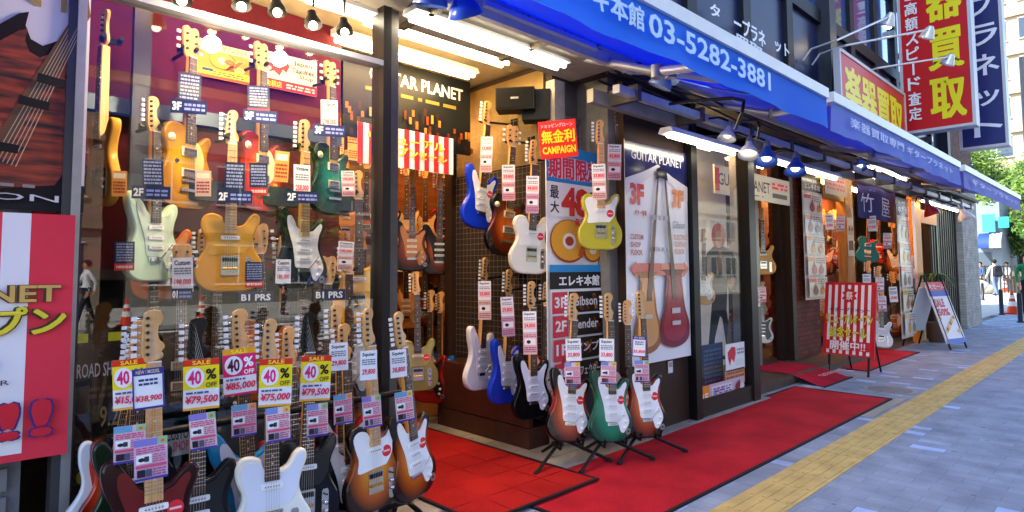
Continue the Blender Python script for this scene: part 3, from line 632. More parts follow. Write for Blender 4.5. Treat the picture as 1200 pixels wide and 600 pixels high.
# ------------------------------------------------------------------ strip lights under the canopy
LIT = M('#fff3d4', .5, em=4.5); LITW = M('#ffd89a', .5, em=13.0); LITI = M('#ffb868', .5, em=26.0)
NT = [0]
def strip(x0, x1, Y, z, label, tubes=1, warm=False, group='fluorescent strip lights under the canopy', w=.07, long=None):
    e = empty('strip_light', ((x0+x1)/2, Y, z), label, 'strip light', group)
    L = (x1-x0)/2
    g = MB(); g.prism([(-w, .0), (-w*.7, .045), (w*.7, .045), (w, .0)], -L, L, M('#d9dade', .4))
    g.v = [(v[1], v[0], v[2]) for v in g.v]; g.f = [f[::-1] for f in g.f]; g.build('housing', e)
    for j in range(tubes):
        yy = (j-(tubes-1)/2)*.07; g = MB(); g.cyl((-L+.03, yy, -.02), (L-.03, yy, -.02), .016, (LITI if warm == 2 else LITW) if warm else LIT, n=10); g.build('tube', e)
    return e
a = at(560, 15, Z=2.75); b = at(692, 65, Z=2.75); strip(a.x, b.x, a.y*.5+b.y*.5, 2.77, 'white strip light nearest the street under the canopy, above the barred window', 1)
a = at(480, 18, Z=2.75); b = at(660, 80, Z=2.75); strip(a.x, b.x, a.y*.5+b.y*.5, 2.77, 'double tube strip light above the side wall of hanging guitars', 2)
a = at(350, 0, Z=2.75); b = at(462, 30, Z=2.75); strip(a.x, b.x, a.y*.5+b.y*.5, 2.77, 'strip light at the top of the display window ending at the black entrance post', 1)
strip(1.95, 3.2, 3.35, 2.93, 'first ceiling strip light just inside the deep entrance', 2, True, 'strip lights on the shop ceiling')
strip(1.95, 3.2, 3.75, 2.93, 'second ceiling strip light inside the deep entrance', 2, True, 'strip lights on the shop ceiling')
strip(2.6, 4.2, 4.75, 2.75, 'added warm fill strip over the inner guitar wall', 1, 2, 'strip lights on the shop ceiling')  # extra strip added to brighten the dim inner wall
strip(.5, 1.75, 3.12, 2.9, 'added fill strip over the guitars in the display window', 2, True, 'strip lights on the shop ceiling')  # added at the front of the window to light the guitar fronts
a = at(780, 152, Y=2.62); b = at(862, 181, Y=2.62); strip(a.x, b.x, 2.62, (a.z+b.z)/2, 'strip light hung over the glass corner bay', 1)
a = at(905, 188, Y=2.7); b = at(980, 208, Y=2.7); strip(a.x, b.x, 2.7, (a.z+b.z)/2, 'strip light over the brick pier and tall price poster', 1)
a = at(1012, 190, Y=2.8); b = at(1062, 211, Y=2.8); strip(a.x, b.x, 2.8, (a.z+b.z)/2, 'strip light above the purple shop curtain, nearer the street', 1)
a = at(997, 203, Y=3.0); b = at(1042, 217, Y=3.0); strip(a.x, b.x, 3.0, (a.z+b.z)/2+.02, 'strip light right on top of the purple shop curtain', 1)
a = at(1080, 234, Y=2.8); b = at(1122, 247, Y=2.8); strip(a.x, b.x, 2.8, (a.z+b.z)/2, 'strip light above the orange doorway at the far end', 1)
strip(5.4, 6.6, 3.45, 2.75, 'added warm fill strip inside the glass corner bay', 2, True, 'strip lights on the shop ceiling')  # added strip that brightens the bay behind the cut-out
strip(8.2, 9.4, 4.1, 2.93, 'ceiling strip light in the second entrance', 1, True, 'strip lights on the shop ceiling')
strip(10.2, 12.8, 3.7, 2.8, 'ceiling strip light in the shop behind the purple curtain', 2, 2, 'strip lights on the shop ceiling')
def pl(name, loc, e, c=(1, .78, .5), r=.04):
    l = bpy.data.lights.new(name, 'POINT'); l.energy = e; l.color = c; l.shadow_soft_size = r; o = bpy.data.objects.new(name, l); o.location = loc; COL.objects.link(o); return o
# spot lamps in a row over the display window
for i, (px, py) in enumerate(((213, 2), (283, 9), (325, 16), (367, 31), (404, 39))):
    p = at(px, py, Y=2.72); e = empty('spot_lamp', p, 'small lit spot lamp over the display window, number %s from the left' % ['one', 'two', 'three', 'four', 'five'][i], 'spot lamp', 'spot lamps over the display window')
    g = MB(); g.lathe((0, 0, .004), (0, .25, 1), [(0, .042), (.02, .04), (.055, .022), (.075, .02), (.078, 0)], BLK, 14); g.cyl((0, 0, .1), (0, .02, 2.82-p.z), .006, BLK, n=6); g.build('lamp_housing', e)
    g = MB(); g.sph((0, 0, .005), .02, M('#ffe8b0', .4, em=7)); g.build('bulb', e)
    if i % 2 == 1: pl('spot_light_glow', p - Vector((0, .0, .06)), 10)
# ------------------------------------------------------------------ guitars on the front rack (bottom left)
FR = 'guitars standing in a row outside the display window'
def fr(k, body, label, hp, Y=2.62, tx=0., **kw):
    kw.setdefault('group', FR); kw.setdefault('yaw', 2)
    if 'bp' in kw: return hang(k, body, label, hp, Y, **kw)
    return hang(k, body, label, hp, Y+.06, tx=-tx, ty=-.09, **kw)
fr('strat', '#d9dbe0', 'white guitar half hidden at the far left end of the front row', (166, 388), 2.74, bp=(116, 640), guard='#d23c1e')
fr('strat', 'red', 'orange and red burst guitar showing its rounded side at the left end of the row', (168, 392), 2.69, bp=(134, 628), guard=None)
fr('strat', '#1d2a1c', 'dark green guitar behind the tortoiseshell one at the left of the row', (164, 376), 2.60, bp=(152, 640), guard='#222420')
fr('strat', '#2a0d10', 'dark red guitar with tortoiseshell pickguard, pale maple neck and round red sticker', (179, 364), 2.45, tx=-.0, guard='#6a1418', fb='maple', sticker=True)
fr('strat', '#101114', 'all black guitar with black pickguard and black headstock in the front row', (232, 373), 2.56, tx=.02, guard='#191a1e', head='#141416', knobs='#1c1c1e')
fr('strat', '#1f7fb8', 'sky blue guitar with white pickguard tucked behind the white one', (280, 363), 2.68, tx=-.03, guard='#c9cfe6')
fr('tele', '#eceadf', 'cream white single cutaway guitar in the middle of the front row', (317, 374), 2.52, tx=.02, guard='#dfe3f2', yaw=10)
fr('tele', '#0f0f12', 'glossy black single cutaway guitar right of the cream white one', (362, 366), 2.6, tx=.06, guard='#1a1a1e', head='#141416')
fr('strat', '#b3161c', 'red guitar with white pickguard behind the black one in the front row', (394, 357), 2.74, tx=.0, guard='#dcdde6', head='maple')
fr('strat', '#8f1a2a', 'dark crimson guitar mostly hidden behind the cream white one', (338, 384), 2.8, tx=.0, guard='#c9cfe6')
fr('strat', '#151618', 'black guitar with a white edged body beside the tan burst one', (402, 380), 2.7, tx=.0, guard='#d8d8dc')
fr('tele', 'amber', 'tan sunburst single cutaway guitar with white pickguard, red sticker and maple neck, front row', (430, 361), 2.64, bp=(438, 598), Yb=2.60, guard='#eeeef2', fb='maple', sticker=True, yaw=-7)
fr('strat', 'amber', 'amber sunburst guitar at the right end of the front row by the red mat', (465, 366), 2.66, bp=(487, 583), Yb=2.64, guard='#eeeef2', sticker=True, yaw=-15)
# long floor rack
P = at(150, 500, Y=2.75)
e = empty('floor_rack', (1.2, 2.62, 0), 'long black steel floor rack that carries the front row of guitars', 'rack')
def ch(mb, name, par, lab=None):
    o = mb.build(name); o.parent = par; o.location = -par.location; return tag(o, lab)
g = MB()
g.cyl((.55, 2.5, .13), (1.85, 2.5, .13), .016, BLK); g.cyl((.55, 2.7, .16), (1.85, 2.7, .16), .016, BLK); ch(g, 'base_rail', e)
g = MB(); g.cyl((.55, 2.76, .70), (1.85, 2.76, .70), .016, BLK); ch(g, 'back_rail', e)
for x in (.55, 1.2, 1.85):
    g = MB(); g.tube([(x, 2.4, .02), (x, 2.45, .1), (x, 2.76, .17), (x, 2.78, .72)], .013, BLK); g.tube([(x, 2.4, .02), (x, 2.84, .02), (x, 2.78, .17)], .013, BLK); ch(g, 'side_frame', e)
# ------------------------------------------------------------------ behind the glass of the display window
WG = 'guitars hung behind the glass of the display window'
def wg(k, body, label, hp, Y, **kw):
    kw.setdefault('group', WG); kw.setdefault('yaw', 22); return hang(k, body, label, hp, Y, **kw)
wg('lp', 'gold', 'golden honey guitar with cream pickguard hung highest in the window', (222, 32), 3.52, bp=(216, 246), guard='#e6cf90', yaw=-25)
wg('lp', 'red', 'red and orange burst guitar in the top row between the honey and the teal ones', (304, 50), 3.52, bp=(304, 249), guard='#e8d8b0', yaw=-24)
wg('lp', 'teal', 'dark teal guitar with a white edge in the top row on the right', (385, 72), 3.52, bp=(388, 252), guard=None, yaw=-18)
wg('strat', '#bcd6bc', 'pale mint green guitar with mint pickguard and maple headstock', (178, 114), 3.25, bp=(178, 330), guard='#cfe0cc', yaw=-28)
wg('tele', '#cc8e10', 'butterscotch yellow single cutaway guitar with a dark bridge plate', (273, 130), 3.25, bp=(268, 342), guard='#d09818', fb='maple', yaw=14)
wg('strat', '#111214', 'black guitar with white pickguard and maple neck behind the glass', (356, 141), 3.25, bp=(352, 341), guard='#e8e8e6', fb='maple', yaw=-11)
wg('tele', '#c89030', 'narrow yellow guitar turned edge-on at the far left of the window', (128, 12), 3.3, bp=(118, 243), yaw=80, guard=None)
wg('tele', '#c8641e', 'orange brown guitar just below and behind the mint green one', (196, 160), 3.5, bp=(190, 352), guard='#d88a40')
wg('lp', '#1b1a1c', 'black carved top guitar with metal pickups low behind the glass', (214, 286), 3.2, bp=(212, 492), guard=None)
wg('lp', '#d0661a', 'bright orange guitar with cream pickups low behind the glass', (303, 262), 3.3, bp=(312, 468), guard=None)
wg('lp', '#3a1c2c', 'dark plum guitar low behind the glass on the right', (384, 300), 3.3, bp=(384, 492), guard=None)
wg('strat', '#5a4a2a', 'olive brown guitar low behind the glass between two amplifiers', (256, 300), 3.35, bp=(252, 500), guard='#3a3a34')
for i, (x, y, bx, by, k, c, lab) in enumerate(((238, 268, 236, 470, 'strat', '#22303a', 'slate blue guitar low behind the glass next to the black carved top one'), (332, 275, 330, 478, 'tele', '#8a5a20', 'walnut brown guitar low behind the glass right of the bright orange one'), (352, 290, 356, 488, 'lp', 'sun', 'dark burst guitar low behind the glass under the black and white one'), (408, 286, 408, 470, 'strat', '#2a2c30', 'charcoal guitar low behind the glass by the entrance post'), (176, 280, 178, 485, 'tele', '#3a3a3c', 'graphite grey guitar low behind the glass under the mint green one'))):
    wg(k, c, lab, (x, y), 3.38, bp=(bx, by), yaw=-15+10*(i % 4), guard=None if k == 'lp' else ['#1c1c1e', '#c8c4b8'][i % 2], detail=1)
wg('tele', '#e0a63a', 'pale amber guitar glimpsed by the right edge of the window', (420, 200), 3.5, bp=(420, 380), guard='#e8c070')
for o in list(ALLG):
    if o.get('group') != WG: continue
    mw_ = o.matrix_world; p = mw_ @ Vector((0, .012, .80*(1 if o['label'] else 1))); g = MB(); g.cyl((0, 0, 0), (0, .24, .02), .010, BLK, n=8); g.box((-.045, -.004, -.012), (.045, .016, .012), BLK)
    for sg in (-1, 1): g.cyl((sg*.036, 0, 0), (sg*.036, -.05, .006), .011, M('#1a1a1c', .8), n=8)
    tag(g.build('wall_hanger'), 'black hanger holding the ' + ' '.join(o['label'].split()[:12]), 'hanger', 'hangers behind the window guitars').location = p
# ------------------------------------------------------------------ guitars on the side wall of the deep entrance
SG = 'guitars hung on the side wall of the deep entrance'
s1 = hang('strat', '#1337c8', 'bright blue guitar with white pickguard at the top left of the side wall', (571, 119), 3.62, bp=(560, 268), yaw=0, guard='#eceef2', sticker=True, group=SG)
s2 = hang('lp', 'sun', 'dark sunburst guitar between the bright blue and the white one on the side wall', (600, 147), 3.42, bp=(592, 300), yaw=10, guard=None, group=SG)
s3 = hang('tele', '#e6e2d6', 'cream white single cutaway guitar with a red sticker on the side wall', (625, 164), 3.2, bp=(620, 321), yaw=14, guard='#efefec', sticker=True, group=SG)
s4 = hang('strat', '#ebe6e8', 'plain white guitar with white pickguard, low left on the side wall', (568, 302), 3.55, bp=(560, 457), yaw=-12, guard='#ece6e4', group=SG)
s5 = hang('strat', '#1c3cc4', 'royal blue guitar with white pickguard low in the middle of the side wall', (596, 316), 3.38, bp=(590, 473), yaw=-6, guard='#e8eaf2', group=SG)
s6 = hang('strat', '#0e0f12', 'black guitar with white pickguard low on the right of the side wall', (622, 330), 3.12, bp=(623, 491), yaw=8, guard='#e6e6f2', group=SG)
s7 = hang('strat', '#c02818', 'red guitar showing only its edge behind the royal blue one', (610, 322), 3.5, bp=(612, 462), yaw=70, guard='#eee', group=SG) if False else hang('strat', '#c02818', 'red guitar showing only its edge behind the black one', (642, 330), 3.18, bp=(640, 480), yaw=60, guard='#e0c0b8', group=SG)
for o, z in ((s1, 0), (s2, 0), (s3, 0), (s4, 0), (s5, 0), (s6, 0)):
    p = o.matrix_world @ Vector((0, .01, .80)); g = MB(); g.cyl((0, 0, 0), (3.55-p.x, 0, .03), .009, BLK, n=8); g.box((3.535-p.x, -.04, -.02), (3.555-p.x, .04, .08), BLK)
    g.tube([(0, 0, 0), (-.01, -.03, 0), (-.035, -.032, .01)], .007, BLK); g.tube([(0, 0, 0), (-.01, .03, 0), (-.035, .032, .01)], .007, BLK)
    tag(g.build('wall_hanger', origin=None), 'black padded hanger arm holding the ' + o['label'].split(' guitar')[0] + ' guitar', 'hanger', 'hanger arms on the side wall').location = p
g = MB()                                                      # wire grid panel on the side wall
for i in range(22): g.cyl((3.5, 3.3+i*.05, .6), (3.5, 3.3+i*.05, 2.75), .002, STEEL, n=4)
for i in range(43): g.cyl((3.5, 3.3, .62+i*.05), (3.5, 4.36, .62+i*.05), .002, STEEL, n=4)
tag(g.build('wire_grid'), 'tall steel wire grid panel on the side wall of the deep entrance', 'grid panel')
g = MB(); g.box((3.545, 3.3, 2.2), (3.558, 4.4, 2.95), M('#9c8450', .45, metal=.3, var=.2)); tag(g.build('yellow_lit_panel'), 'metal panel in lamp-lit yellow above the wire grid on the side wall', 'panel')  # yellow lamp light on this panel is put into its colour
# ------------------------------------------------------------------ two guitars hung high by the campaign poster
HG = 'guitars hung in front of the panelled pier'
hang('tele', '#b3aa3a', 'lime yellow single cutaway guitar with a white pickguard in front of the campaign poster', (703, 141), 2.86, bp=(703, 293), yaw=34, guard='#efeff0', sticker=True, group=HG, fb='maple')
hang('tele', '#e8d29a', 'pale cream guitar with a cream pickguard right behind the lime yellow one', (722, 119), 2.98, bp=(730, 270), yaw=36, guard='#efe6d0', sticker=True, group=HG)
# ------------------------------------------------------------------ three guitars on floor stands
TG = 'guitars on floor stands by the red mat'
def stand(gt, label):
    b = gt.matrix_world.translation; n = -(gt.matrix_world.to_3x3() @ Vector((0, 1, 0))).normalized(); n.z = 0; n.normalize(); r = n.cross(Vector((0, 0, 1)))
    b0 = Vector((b.x, b.y, 0)); e = empty('guitar_stand', b0, label, 'guitar stand', 'black folding guitar stands by the red mat')
    j = Vector((0, 0, .17)) - n*.07
    for a in (-.30, .30):
        g = MB(); g.cyl(j, r*a + n*.08 + Vector((0, 0, .02)), .0115, BLK); g.cyl(r*a*.93 + n*.07+Vector((0, 0, .03)), r*a*1.03+n*.083+Vector((0, 0, .014)), .015, M('#1a1a1a', .8)); g.build('leg', e)
    g = MB(); g.cyl(j, -n*.34+Vector((0, 0, .015)), .0115, BLK); g.build('leg', e)
    g = MB(); g.cyl(j - Vector((0, 0, .05)), j + Vector((0, 0, .42))-n*.05, .012, BLK); g.build('post', e)
    for a in (-1, 1):
        q = j - Vector((0, 0, .01)); g = MB(); g.tube([q, q + r*a*.09 + n*.02, q + r*a*.09 + n*.12 - Vector((0, 0, .02)), q + r*a*.09 + n*.13 + Vector((0, 0, .03))], .009, BLK); g.build('cradle_arm', e)
    q = j + Vector((0, 0, .40)) - n*.05; g = MB(); g.tube([q + r*.08 + n*.07, q + r*.07, q - r*.07, q - r*.08 + n*.07], .009, BLK); g.build('back_rest', e)
    return e
for hp, bp, b, lab, Y in (((672, 344), (665, 518), 'sun2', 'dark orange sunburst guitar with white pickguard on the left floor stand', 2.80), ((712, 344), (716, 518), 'grn', 'emerald green guitar with white pickguard on the middle floor stand', 2.62), ((749, 341), (757, 513), 'sun2', 'orange sunburst guitar with white pickguard on the right floor stand', 2.55)):
    if b == 'sun2': BC['sun2'] = BC.get('sun2') or burst('orange_sunburst_lacquer', ('#d0701a', '#962f0a', '#120503'))
    if b == 'grn': BC['grn'] = BC.get('grn') or burst('emerald_lacquer', ('#0f8c66', '#0c7656', '#06402f'))
    gt = hang('strat', b, lab, hp, Y+.10, bp=bp, Yb=Y+.02, yaw=17, guard='#eef0f4', sticker=True, group=TG)
    stand(gt, 'black folding floor stand under the ' + {'dark': 'dark orange sunburst', 'emera': 'emerald green', 'orang': 'right hand orange sunburst'}[lab.split()[0][:5]] + ' guitar')
hang('strat', '#8f1218', 'dark red guitar peeking out between the green and the right sunburst one', (735, 352), 2.84, bp=(738, 500), yaw=50, guard='#caa', group=TG)
# ------------------------------------------------------------------ back of the shop: rows of guitars on the slat wall
cols = [('sun', 'dark sunburst', '#d8b890'), ('#c8843c', 'tan brown', '#e8b070'), ('brown', 'reddish brown', None), ('#7a1c18', 'deep red', '#e0d0c0'), ('gold', 'golden', '#e8d0a0'), ('#2a1c18', 'black brown', '#caa'), ('#a8a070', 'olive cream', '#d0c8a0'), ('#1c6ab0', 'blue', '#ccd'), ('amber', 'amber burst', None)]
IG = 'guitars hung on the slat wall deep inside the shop'
ordn = ['first', 'second', 'third', 'fourth', 'fifth', 'sixth', 'seventh']
rows = [('upper', 2.52, [0, 1, 2, 5, 4, 0, 3, 8]), ('middle', 1.72, [4, 0, 3, 1, 2, 8, 0, 5]), ('lower', 1.02, [2, 6, 3, 8, 7, 1, 0, 4])]
for rn, zt, cs in rows:
    for i, c in enumerate(cs):
        x = 2.72+i*.235+(.1 if rn == 'middle' else 0); b, cn, gd = cols[c]; k = ['lp', 'tele', 'lp', 'strat', 'tele', 'strat', 'lp', 'tele'][i]; yy = 5.38 - (.18 if rn == 'middle' else 0)
        guitar(k, b, '%s guitar in the %s row of the inner slat wall, %s from the left' % (cn, rn, (ordn+['eighth'])[i]), Vector((x, yy, zt-LEN[k])), Vector((x, yy, zt)), yaw=10+rnd.random()*40, guard=gd, detail=1, group=IG)
k = 0
for r_, z0 in (('top', 2.62), ('upper', 2.44), ('middle', 1.44), ('lower', 1.28)):
    for i in range(10):
        x = 2.7+i*.19; s = Sheet(.15, .17, '#e8d8b0', .002, .5); c = rnd.choice(['#e09a3a', '#e8b850', '#d86030', '#eed9a0']); s.rect(0, 0, 1, .3, c); s.lines(.1, .4, .9, .9, 4, '#b04020', i)
        s.put('price_card', frame(Vector((x, 5.44, z0+(.05 if i % 2 else 0))), (0, -1, 0)), '%s price card, %s line on the inner slat wall, %s from the left' % ({'#e09a3a': 'orange', '#e8b850': 'yellow', '#d86030': 'red orange', '#eed9a0': 'cream'}[c], r_, (ordn+['eighth', 'ninth', 'tenth'])[i]), 'price card', 'price cards on the slat wall inside')
        k += 1
# nearer ones inside the doorway
ND = 'guitars standing just inside the doorway'
hang('strat', 'brown', 'brown burst guitar hung in the upper middle of the doorway', (484, 196), 4.6, bp=(482, 318), yaw=30, guard='#c88a60', group=ND)
hang('strat', 'sun', 'dark burst guitar with black pickguard hung in the upper doorway', (516, 200), 4.6, bp=(514, 322), yaw=30, guard='#1c1a1a', group=ND)
hang('tele', '#8f8a55', 'olive cream guitar with red sticker standing inside the doorway', (488, 318), 4.2, bp=(490, 458), yaw=30, guard='#a8a070', sticker=True, group=ND)
hang('strat', '#9a1612', 'red guitar leaning inside the doorway beside the blue one', (506, 340), 4.4, bp=(504, 472), yaw=60, guard='#222', group=ND)
hang('strat', '#1c62b4', 'blue guitar turned edge-on inside the doorway', (518, 342), 4.4, bp=(516, 470), yaw=75, guard='#dde', group=ND)
# ------------------------------------------------------------------ far right shop displays
RG = 'guitars in the shop displays at the right'
def rg(k, b, lab, hp, Y, bp, **kw): kw.setdefault('yaw', 60); kw.setdefault('group', RG); kw.setdefault('detail', 1); return hang(k, b, lab, hp, Y, bp=bp, **kw)
rg('tele', '#c8923c', 'honey wood guitar hung in the second entrance beside the aluminium frame', (893, 243), 3.62, (895, 322), guard=None)
rg('strat', '#d8d4d0', 'white guitar standing low in the second entrance', (894, 330), 3.75, (893, 402), guard='#222')
rg('strat', '#c83018', 'red guitar hung in the second entrance below the honey wood one', (888, 300), 4.2, (889, 372), guard='#e0d0c0')
rg('lp', 'brown', 'brown semi hollow guitar in the bay left of the honey wood post', (978, 246), 3.9, (976, 315), guard=None)
rg('tele', 'sun', 'dark burst guitar left of the brown one beside the tall price poster', (967, 250), 3.9, (966, 322), guard='#caa')
rg('strat', '#8a1c20', 'deep red guitar at the top of the bay beside the brown one', (986, 224), 4.1, (986, 290), guard='#dcc')
rg('lp', '#1c5a70', 'teal blue guitar hanging under the purple curtain', (1018, 243), 3.4, (1016, 308), guard=None)
rg('tele', '#b81c20', 'bright red guitar hanging under the purple curtain', (1030, 246), 3.35, (1029, 308), guard=None)
rg('strat', 'amber', 'amber burst guitar with white pickguard under the right end of the purple curtain', (1046, 254), 3.1, (1049, 322), guard='#eee')
rg('tele', '#e6e4e0', 'white guitar beside the slim white poster at the right display', (1060, 262), 3.05, (1060, 328), guard='#dcdcdc')
rg('strat', '#18191c', 'black guitar in the lower row behind the striped easel sign', (1030, 312), 3.2, (1031, 390), guard='#2a2a2c')
rg('lp', 'sun', 'dark sunburst guitar in the lower row just left of the slim white poster', (1046, 318), 3.1, (1048, 396), guard='#eee2c8')
rg('tele', '#dcdcde', 'white guitar lowest behind the striped easel sign', (1034, 336), 3.0, (1032, 407), guard='#c8c8cc')
rg('strat', '#a86a2a', 'tan guitar at the left of the lower row behind the striped easel sign', (1018, 306), 3.3, (1018, 378), guard='#caa')
rg('strat', 'brown', 'reddish burst guitar at the foot of the orange door frame', (1070, 300), 2.95, (1070, 366), guard='#ddc')
for rn, zt, Yy in (('upper', 2.45, 4.15), ('lower', 1.45, 4.15)):
    for i in range(9):
        b, cn, gd = cols[(i*4+(rn == 'lower')*3) % 9]; k = ['lp', 'strat', 'tele'][i % 3]; x = 9.95+i*.42
        guitar(k, b, '%s guitar, %s row of the far right shop wall, %s from the left' % (cn, rn, (ordn+['eighth', 'ninth'])[i]), Vector((x, Yy, zt-LEN[k])), Vector((x, Yy, zt)), yaw=40+rnd.random()*30, guard=gd, detail=1, group='guitars hung on the back wall of the right hand shop')
for i in range(6):
    b, cn, gd = cols[(i*2+1) % 9]; k = ['strat', 'lp', 'tele'][i % 3]; x = 8.35+(i % 3)*.42; zt = 2.35-(i//3)*1.05
    guitar(k, b, '%s guitar, %s row inside the second entrance, %s from the left' % (cn, ['upper', 'lower'][i//3], ordn[i % 3]), Vector((x, 4.65, zt-LEN[k])), Vector((x, 4.65, zt)), yaw=45, guard=gd, detail=1, group='guitars on the wall of the second entrance')
# guitar on the tall hanger inside the glass bay
hang('strat', '#d8a860', 'natural wood guitar in the glass corner bay by the cut-out figure', (824, 268), 3.05, bp=(823, 357), yaw=35, guard='#eee8dc', group='guitars in the glass corner bay')
hang('lp', 'red', 'small cherry burst guitar in front of the white guitar poster', (749, 344), 2.84, bp=(749, 432), yaw=46, guard=None, group='guitars in front of the panelled pier') if False else None
# ------------------------------------------------------------------ price tags
TA = 'sale tags hung on the front row of guitars'
card('yellow', 152, 450, 34, 58, 'yellow 40% tag mostly hidden behind the purple edged price card', Y=2.5, price='¥15,000', group=TA)
card('purple', 174, 455, 32, 47, 'white price card with a purple edge reading 38,900', Y=2.36, price='¥38,900', group=TA, roll=-2)
card('yellow', 236, 450, 38, 58, 'yellow 40% OFF tag on the all black guitar', Y=2.42, price='¥79,500', group=TA, sd=2)
card('pink', 281, 435, 36, 54, 'pink 40% OFF tag on the sky blue guitar', Y=2.46, price='¥85,000', group=TA, roll=-4, sd=3)
card('yellow', 323, 448, 36, 55, 'yellow 40% OFF tag reading 75,000 above the cream white guitar', Y=2.4, price='¥75,000', group=TA, sd=4)
card('yellow', 370, 443, 34, 52, 'yellow 40% OFF tag on the glossy black guitar', Y=2.46, price='¥79,500', group=TA, sd=5)
card('white', 397, 418, 21, 32, 'small white price tag on the neck of the red front row guitar', Y=2.6, price='29,800', group=TA)
card('white', 432, 428, 20, 34, 'small white price tag on the tan sunburst single cutaway guitar', Y=2.42, price='29,800', group=TA, roll=-2)
card('white', 467, 426, 20, 32, 'small white price tag on the amber sunburst guitar at the row end', Y=2.55, price='38,800', group=TA, roll=-2)
FL = 'pink and blue leaflet tags on the front row of guitars'
for i, (x, y, w_, h_, Yy, lab) in enumerate(((152, 520, 32, 42, 2.42, 'pink leaflet tag half hidden at the far left of the row'), (177, 537, 34, 47, 2.28, 'pink leaflet tag on the tortoiseshell guitar neck'), (238, 505, 28, 41, 2.4, 'pink leaflet tag on the all black guitar'), (286, 492, 27, 36, 2.48, 'pink leaflet tag on the sky blue guitar'), (326, 497, 27, 39, 2.38, 'pink leaflet tag on the cream white guitar'), (372, 492, 24, 37, 2.44, 'pink leaflet tag on the glossy black guitar'), (402, 479, 22, 34, 2.58, 'pink leaflet tag on the red front row guitar'), (436, 482, 22, 36, 2.54, 'pink leaflet tag on the tan sunburst guitar'), (474, 476, 21, 34, 2.56, 'pink leaflet tag on the amber sunburst guitar'))):
    card('flyer', x, y, w_, h_, lab, Y=Yy, group=FL, roll=-3, sd=i*5)
SG2 = 'tall price tags hung on the side wall guitars'
for i, (x, y, w_, h_, Yy, lab, pr) in enumerate(((570, 181, 14, 42, 3.5, 'tall price tag on the bright blue guitar neck', '33,800'), (596, 214, 15, 42, 3.3, 'tall price tag on the neck of the dark sunburst guitar', '29,800'), (624, 228, 15, 44, 3.1, 'tall price tag on the neck of the cream white guitar', '44,800'), (568, 352, 15, 45, 3.45, 'tall price tag on the plain white guitar of the side wall', '28,800'), (595, 371, 15, 46, 3.25, 'tall price tag on the royal blue guitar', '29,800'), (621, 390, 16, 50, 3.0, 'tall price tag on the black side wall guitar', '24,800'), (702, 213, 16, 42, 2.76, 'tall price tag on the lime yellow guitar', '33,800'), (720, 190, 16, 42, 2.88, 'tall price tag on the pale cream guitar', '43,800'))):
    card('long', x, y, w_, h_, lab, Y=Yy, yaw=48, group=SG2, price=pr, sd=i*7)
SG3 = 'tags on the three guitars on floor stands'
for i, (kd, x, y, w_, h_, lab) in enumerate((('white', 672, 410, 18, 26, 'white price tag on the dark sunburst stand guitar'), ('white', 711, 410, 17, 26, 'white price tag on the emerald green guitar'), ('purple', 749, 406, 16, 24, 'blue edged price tag on the right stand guitar'), ('flyer', 671, 438, 18, 26, 'pink leaflet on the dark sunburst stand guitar'), ('flyer', 713, 437, 18, 26, 'pink leaflet on the emerald green guitar'), ('flyer', 752, 435, 17, 25, 'pink leaflet on the right stand guitar'))):
    card(kd, x, y, w_, h_, lab, Y=2.66 if x < 700 else (2.48 if x < 730 else 2.43), yaw=46, group=SG3, price='33,800', sd=i*3)
card('white', 620, 385, 26, 11, 'small red price slip stuck across the black side wall guitar tag', Y=2.97, yaw=48, price='¥24,800', name='price_slip', head=' ') if False else None
WT = 'dark price cards behind the glass of the display window'
card('dark', 222, 108, 24, 46, 'navy price card on the honey coloured guitar at the top', Y=3.42, group=WT, sd=1)
card('dark', 303, 118, 24, 36, 'navy price card on the top row red burst guitar', Y=3.42, group=WT, sd=2)
card('white', 386, 135, 19, 36, 'white price card with red print on the teal guitar', Y=3.42, group=WT, price='SOLD OUT'[:0] or '298,000', head='Custom')
card('dark', 179, 208, 22, 44, 'navy price card on the mint green guitar neck', Y=3.15, group=WT, sd=4)
card('dark', 275, 212, 22, 44, 'navy price card on the butterscotch guitar neck', Y=3.15, group=WT, sd=5)
card('white', 354, 212, 19, 38, 'white price card on the black guitar neck behind the glass', Y=3.15, group=WT, price='258,000', head='Vintage')
for i, (x, y, w_, h_, kd, lab) in enumerate(((303, 210, 20, 38, 'dark', 'navy price card between the butterscotch and black window guitars'), (146, 300, 20, 34, 'dark', 'navy price card at the left of the mint green guitar'), (214, 322, 22, 40, 'white', 'white price card on the low black carved top guitar'), (238, 215, 17, 30, 'orange', 'small orange card beside the honey coloured guitar'), (330, 195, 16, 36, 'orange', 'small red card right of the top row red burst guitar'), (405, 300, 18, 34, 'long', 'tall pink price card near the entrance post behind the glass'), (298, 322, 20, 30, 'dark', 'navy price card below the butterscotch guitar'), (408, 215, 15, 30, 'long', 'tall pink price card right of the teal guitar'), (140, 215, 15, 30, 'orange', 'small cream card left of the mint green guitar headstock'), (332, 318, 17, 28, 'white', 'white price card left of the black window guitar'))):
    card(kd, x, y, w_, h_, lab, Y=3.13, group=WT, price='198,000', head='Custom', sd=i)
FLR = 'small navy floor signs behind the glass'
